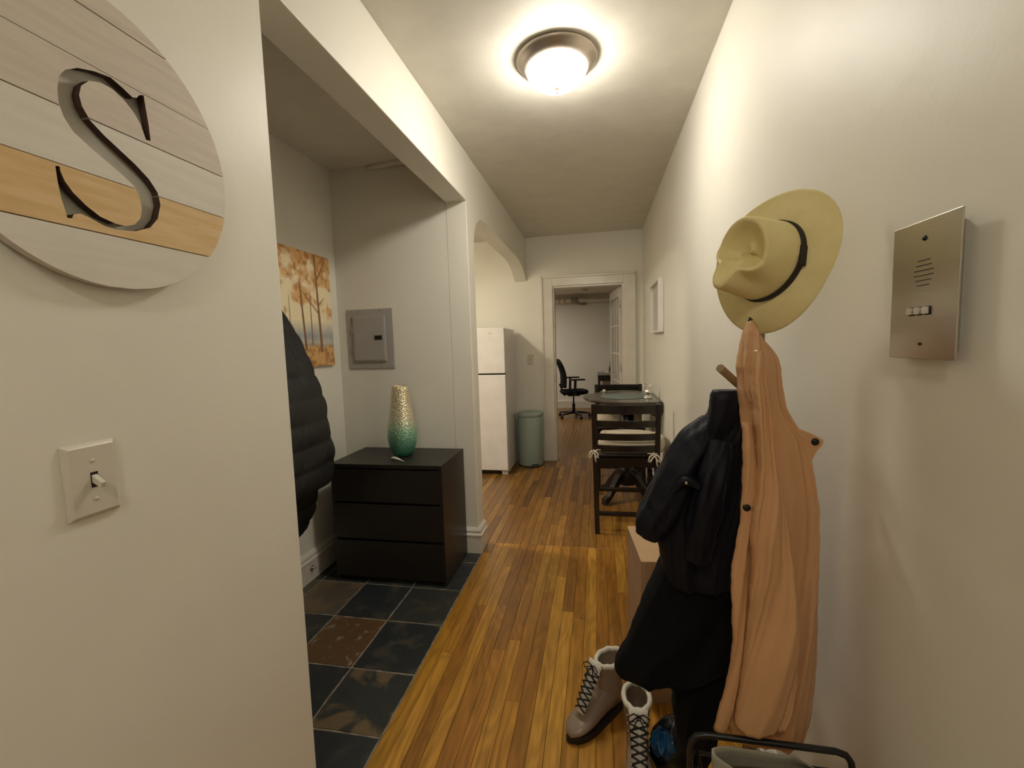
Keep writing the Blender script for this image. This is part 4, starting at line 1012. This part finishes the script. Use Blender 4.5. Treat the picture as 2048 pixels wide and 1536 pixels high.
for k in range(15):
    t = k/14; ring = []
    for j in range(n):
        th = 2*PI*j/n; r0 = hat_r(th, A0, B0); r1 = hat_r(th, .149, .121)
        r = lerp(r0, r1, t); z = .008*(1-t)**2-.010*t*math.cos(2*th)*t+.006*math.sin(th)*t-.012*max(0, -math.cos(th))*t*t*1.2
        ring.append((r*math.cos(th), r*math.sin(th), z))
    brim.append(ring)
under = [[(x*.999, y*.999, z-.0022) for x, y, z in rg] for rg in reversed(brim)]
build('brim', MB().loft(brim+under, False, True), M_STRAW, ht, False)
crown = []
for k in range(22):
    t = k/21; ring = []
    for j in range(n):
        th = 2*PI*j/n; c, s = math.cos(th), math.sin(th)
        sc = 1-.17*t**1.3; fr = max(0, -c)          # front is -x
        pinch = .44*t**1.4*math.exp(-((abs(abs(th-PI)-.72))/.42)**2)
        r = hat_r(th, A0, B0)*sc*(1-pinch)
        z = .006+t*(HH+.016*fr+.008*max(0, c)-.010*s*s)
        ring.append((r*c-.010*t*fr, r*s, z))
    crown.append(ring)
top = crown[-1]
for k in range(1, 13):
    t = k/12; ring = []
    for j, (x, y, z) in enumerate(top):
        q = 1-t; dent = .040*math.sin(min(1, t*1.25)*PI/2)**1.4*(1-.35*max(0, -math.cos(2*PI*j/n)))
        rim = .008*math.sin(min(1, t*4)*PI)
        ring.append((x*q+(.004*t), y*(q**1.1 if q > 0 else 0), z-dent+rim))
    crown.append(ring)
build('crown', MB().loft(crown, False, True), M_STRAW, ht, False)
bd = []
for z, e in ((.003, .0015), (.003, .0032), (.0175, .0026), (.0175, .0008)):
    bd.append([((hat_r(2*PI*j/n, A0, B0)*(1-.17*(z/HH)**1.3)+e)*math.cos(2*PI*j/n), (hat_r(2*PI*j/n, A0, B0)*(1-.17*(z/HH)**1.3)+e)*math.sin(2*PI*j/n), z+.005) for j in range(n)])
rbn = build('ribbon', MB().loft(bd, False, True), M_BAND, ht, False)
bwth = -PI*.36
bx_ = hat_r(bwth, A0, B0)+.0015
build('ribbon_bow', MB().box(-.004, .004, -.020, .020, 0, .017).xf(Matrix.Translation((bx_*math.cos(bwth), bx_*math.sin(bwth), .007)) @ Matrix.Rotation(bwth, 4, 'Z')), M_BAND, rbn, False, bevel=.002)

# ------------------------------------------------------------------ boots
def make_boot(label, loc, rz, flip=1):
    t = thing('ankle_boot', label, 'boot', loc, rz, 'pair of lace-up boots')
    # local: toe towards +y, heel at y=0, length .27
    def sect(y):   # half width, top height of the foot part
        hw = interp(y, [-.005, .02, .07, .12, .18, .22, .25, .268], [.018, .031, .033, .036, .044, .044, .034, .010])
        return hw
    rings = []
    for y in [-.004, .005, .02, .05, .08, .11, .14, .17, .20, .225, .245, .258, .266]:
        hw = sect(y); h_ = interp(y, [-.005, .02, .09, .12, .16, .20, .235, .255, .268], [.085, .10, .12, .105, .082, .070, .060, .048, .032])
        rings.append([(hw*math.copysign(abs(math.cos(a))**.7, math.cos(a)), y, .022+(h_-.022)*(.5+.5*math.sin(a)) if True else 0) for a in [2*PI*k/28 for k in range(28)]])
    build('upper', MB().loft(rings), M_BOOT, t, False)
    sh = []
    for z, y0, y1, hw in ((.05, .0, .115, .033), (.08, -.001, .112, .034), (.11, .002, .108, .0345), (.14, .0, .108, .037), (.17, -.004, .112, .041), (.195, -.008, .116, .045), (.205, -.009, .118, .046)):
        sh.append([(hw*math.cos(a), (y0+y1)/2+(y1-y0)/2*math.sin(a), z) for a in [2*PI*k/32 for k in range(32)]])
    inn = [[(x*.90, (y-.054)*.90+.054, z-.001) for x, y, z in r] for r in reversed(sh[3:])]
    build('shaft', MB().loft(sh+inn, True), M_BOOT, t, False)
    fl = []
    for k in range(9):
        a = k/8*2*PI; o = (.008*math.cos(a), .205+.010*math.sin(a))
        fl.append([((.041+o[0])*math.cos(q), .054+(.059+o[0])*math.sin(q), o[1]+.002*math.sin(9*q)) for q in [2*PI*j/40 for j in range(40)]])
    build('fleece_collar', MB().loft(fl, False), M_FLEECE, t, False, label='white fleece collar')
    tg = []
    for k in range(9):
        s = k/8; y, z = lerp(.200, .116, s)+.010*math.sin(s*PI)*-1, lerp(.074, .222, s**.9); w_ = lerp(.017, .030, s)
        tg.append([(w_*math.cos(q), y+.009*math.sin(q)+.011, z+.009*math.sin(q)+.004) for q in [2*PI*j/16 for j in range(16)]])
    build('tongue', MB().loft(tg), M_FLEECE, t, False, label='fluffy white tongue')
    so = []
    for z, e in ((0, .0), (.004, .003), (.018, .003), (.026, .001)):
        ring = []
        for k in range(48):
            a = 2*PI*k/48; y = .131+(.137+e)*math.sin(a); hw = sect(max(-.004, min(.267, y)))+e
            hw = hw*(abs(math.cos(a))**.35 if abs(math.cos(a)) > 0 else 0)
            ring.append((math.copysign(hw, math.cos(a)), y, z))
        so.append(ring)
    build('sole', MB().loft(so, True, False), M_SOLE, t, False)
    # laces: crosses up the front
    Pn = 8
    def row(s, sx):
        y, z = lerp(.196, .118, s), lerp(.083, .200, s**.92); return Vector((sx*lerp(.023, .032, s), y+.014, z+.004))
    for k in range(Pn):
        for sx in (-1, 1):
            q = row(k/(Pn-1), sx)
            build('eyelet', MB().lathe([(.0015, 0), (.0035, 0), (.003, .0015), (.0015, .0015)], (q.x, q.y+.001, q.z), 10, 'Y'), M_CHROME, t, False)
    for k in range(Pn-1):
        for sx in (-1, 1):
            a, b_ = row(k/(Pn-1), sx), row((k+1)/(Pn-1), -sx); md = (a+b_)/2+Vector((0, .009, .008))
            build('lace', MB().tube([a, (a+md)/2+Vector((0, .002, .002)), md, (b_+md)/2+Vector((0, .002, .002)), b_], .0027, 6), M_LACE, t, False)
    kx = row(1, 0)+Vector((0, .014, .012))
    for sx in (-1, 1):
        build('lace_bow', MB().tube([kx, kx+Vector((sx*.015, .006, .012)), kx+Vector((sx*.032, .010, .002)), kx+Vector((sx*.026, .012, -.012)), kx+Vector((sx*.008, .005, -.002)), kx], .002, 6).tube([kx, kx+Vector((sx*.012, .012, -.02)), kx+Vector((sx*.022, .016, -.042))], .002, 6), M_LACE, t, False)
    return t
make_boot('taupe lace-up boot with fleece lining, turned out to the left on the floor', (.065, 1.60, 0), math.radians(180-42))
make_boot('taupe lace-up boot with fleece lining, pointing towards the camera', (.110, 1.445, 0), math.radians(180-1))

# ------------------------------------------------------------------ dark bag with blue plastic behind the rack
bg = thing('plastic_bag', 'crumpled black bag with blue plastic on the floor beside the boots', 'bag', (.23, 1.36, 0))
rg = []
for k in range(14):
    t = k/13; z = .005+.16*t; s = math.sin(PI*min(1, .18+t*.80))**.6
    rg.append([(.225+.075*s*math.cos(a)*(1+.08*math.sin(4*a+9*t)+.05*math.sin(9*a-5*t)), 1.36+.085*s*math.sin(a)*(1+.08*math.sin(3*a-7*t)), z+.006*math.sin(5*a)) for a in [2*PI*j/40 for j in range(40)]])
build('bag_body', MB().loft(rg, True), M_BAG, bg)
rg = []
for k in range(10):
    t = k/9; s = math.sin(PI*(.12+t*.80))
    rg.append([(.182+.036*s*math.cos(a)*(1+.16*math.sin(5*a+9*t)+.10*math.sin(11*a-5*t)), 1.318+.042*s*math.sin(a)*(1+.14*math.sin(7*a-7*t)), .085+.075*t+.006*math.sin(6*a+4*t)) for a in [2*PI*j/60 for j in range(60)]])
build('blue_film', MB().loft(rg, True, False), M_BLUE, bg, label='crinkled blue plastic film')

# ------------------------------------------------------------------ shoe rack with a canvas shoe
rk = thing('shoe_rack', 'low black tubular metal shoe rack against the right wall', 'shoe rack', (.32, .74, 0))
RX0, RX1, RZ = .172, .462, .565
for y in (.60, .875):
    pts = [(RX0, y, 0), (RX0, y, RZ-.035), (RX0+.003, y, RZ-.018), (RX0+.012, y, RZ-.005), (RX0+.03, y, RZ), (RX1-.03, y, RZ), (RX1-.012, y, RZ-.005), (RX1-.003, y, RZ-.018), (RX1, y, RZ-.035), (RX1, y, 0)]
    build('end_frame', MB().tube(pts, .0062, 12), M_BLACK, rk)
for z in (.16, .53):
    for k in range(5):
        x = lerp(RX0+.012, RX1-.012, k/4); build('shelf_bar', MB().tube([(x, .60, z), (x, .875, z)], .0035, 8), M_BLACK, rk)
    for y in (.60, .875): build('cross_bar', MB().tube([(RX0, y, z-.006), (RX1, y, z-.006)], .004, 8), M_BLACK, rk)
def slip_on(label, cx, cy, z, rz):
    t = thing('slip_on_shoe', label, 'shoe', (cx, cy, z), rz, 'pair of canvas slip-on shoes')
    n = 48
    def outline(s, zz, sh=0):
        r = []
        for k in range(n):
            a = 2*PI*k/n; y = .125*math.sin(a); hw = interp(y, [-.125, -.09, 0, .06, .10, .125], [.020, .033, .036, .043, .036, .018])
            r.append((hw*s*math.copysign(abs(math.cos(a))**.6, math.cos(a)), y*lerp(1, s, .4)+sh, zz))
        return r
    build('sole', MB().loft([outline(1.02, 0), outline(1.05, .004), outline(1.05, .020), outline(1.0, .022)], True, False), simple('pale_rubber', (.40, .38, .31), .7), t, False)
    # wall of the shoe; heel part high, closed over the toe
    rings = []
    for u_ in (0, .25, .5, .75, 1.0):
        ring = []
        for k in range(n):
            a = 2*PI*k/n; b0 = outline(1.0, .022)[k]; yb = b0[1]
            topz = interp(yb, [-.125, -.06, .0, .02, .06, .125], [.072, .060, .055, .066, .060, .034])
            inn = interp(yb, [-.125, .0, .02, .06, .125], [.06, .06, .45, .8, 1.0])*u_**1.6
            ring.append((b0[0]*(1-.55*inn if yb < .02 else 1-inn), lerp(b0[1], .035, inn*.55 if yb > .01 else 0), lerp(.022, topz, u_**.8)))
        rings.append(ring)
    rin = [[(x*.93, y*.965+.001, z_-.001) for x, y, z_ in r] for r in reversed(rings[2:])]
    build('upper', MB().loft(rings+rin, False), M_CANVAS, t, False)
    build('insole', MB().loft([outline(.9, .024), outline(.9, .027)], True, False), M_INSOLE, t, False)
    return t
slip_on('grey-beige canvas slip-on shoe lying crosswise on the black rack', .318, .790, .5345, math.radians(-92))
slip_on('second canvas slip-on shoe on the rack, on the side nearer the viewer', .325, .665, .5345, math.radians(-86))
print('boards', nb)
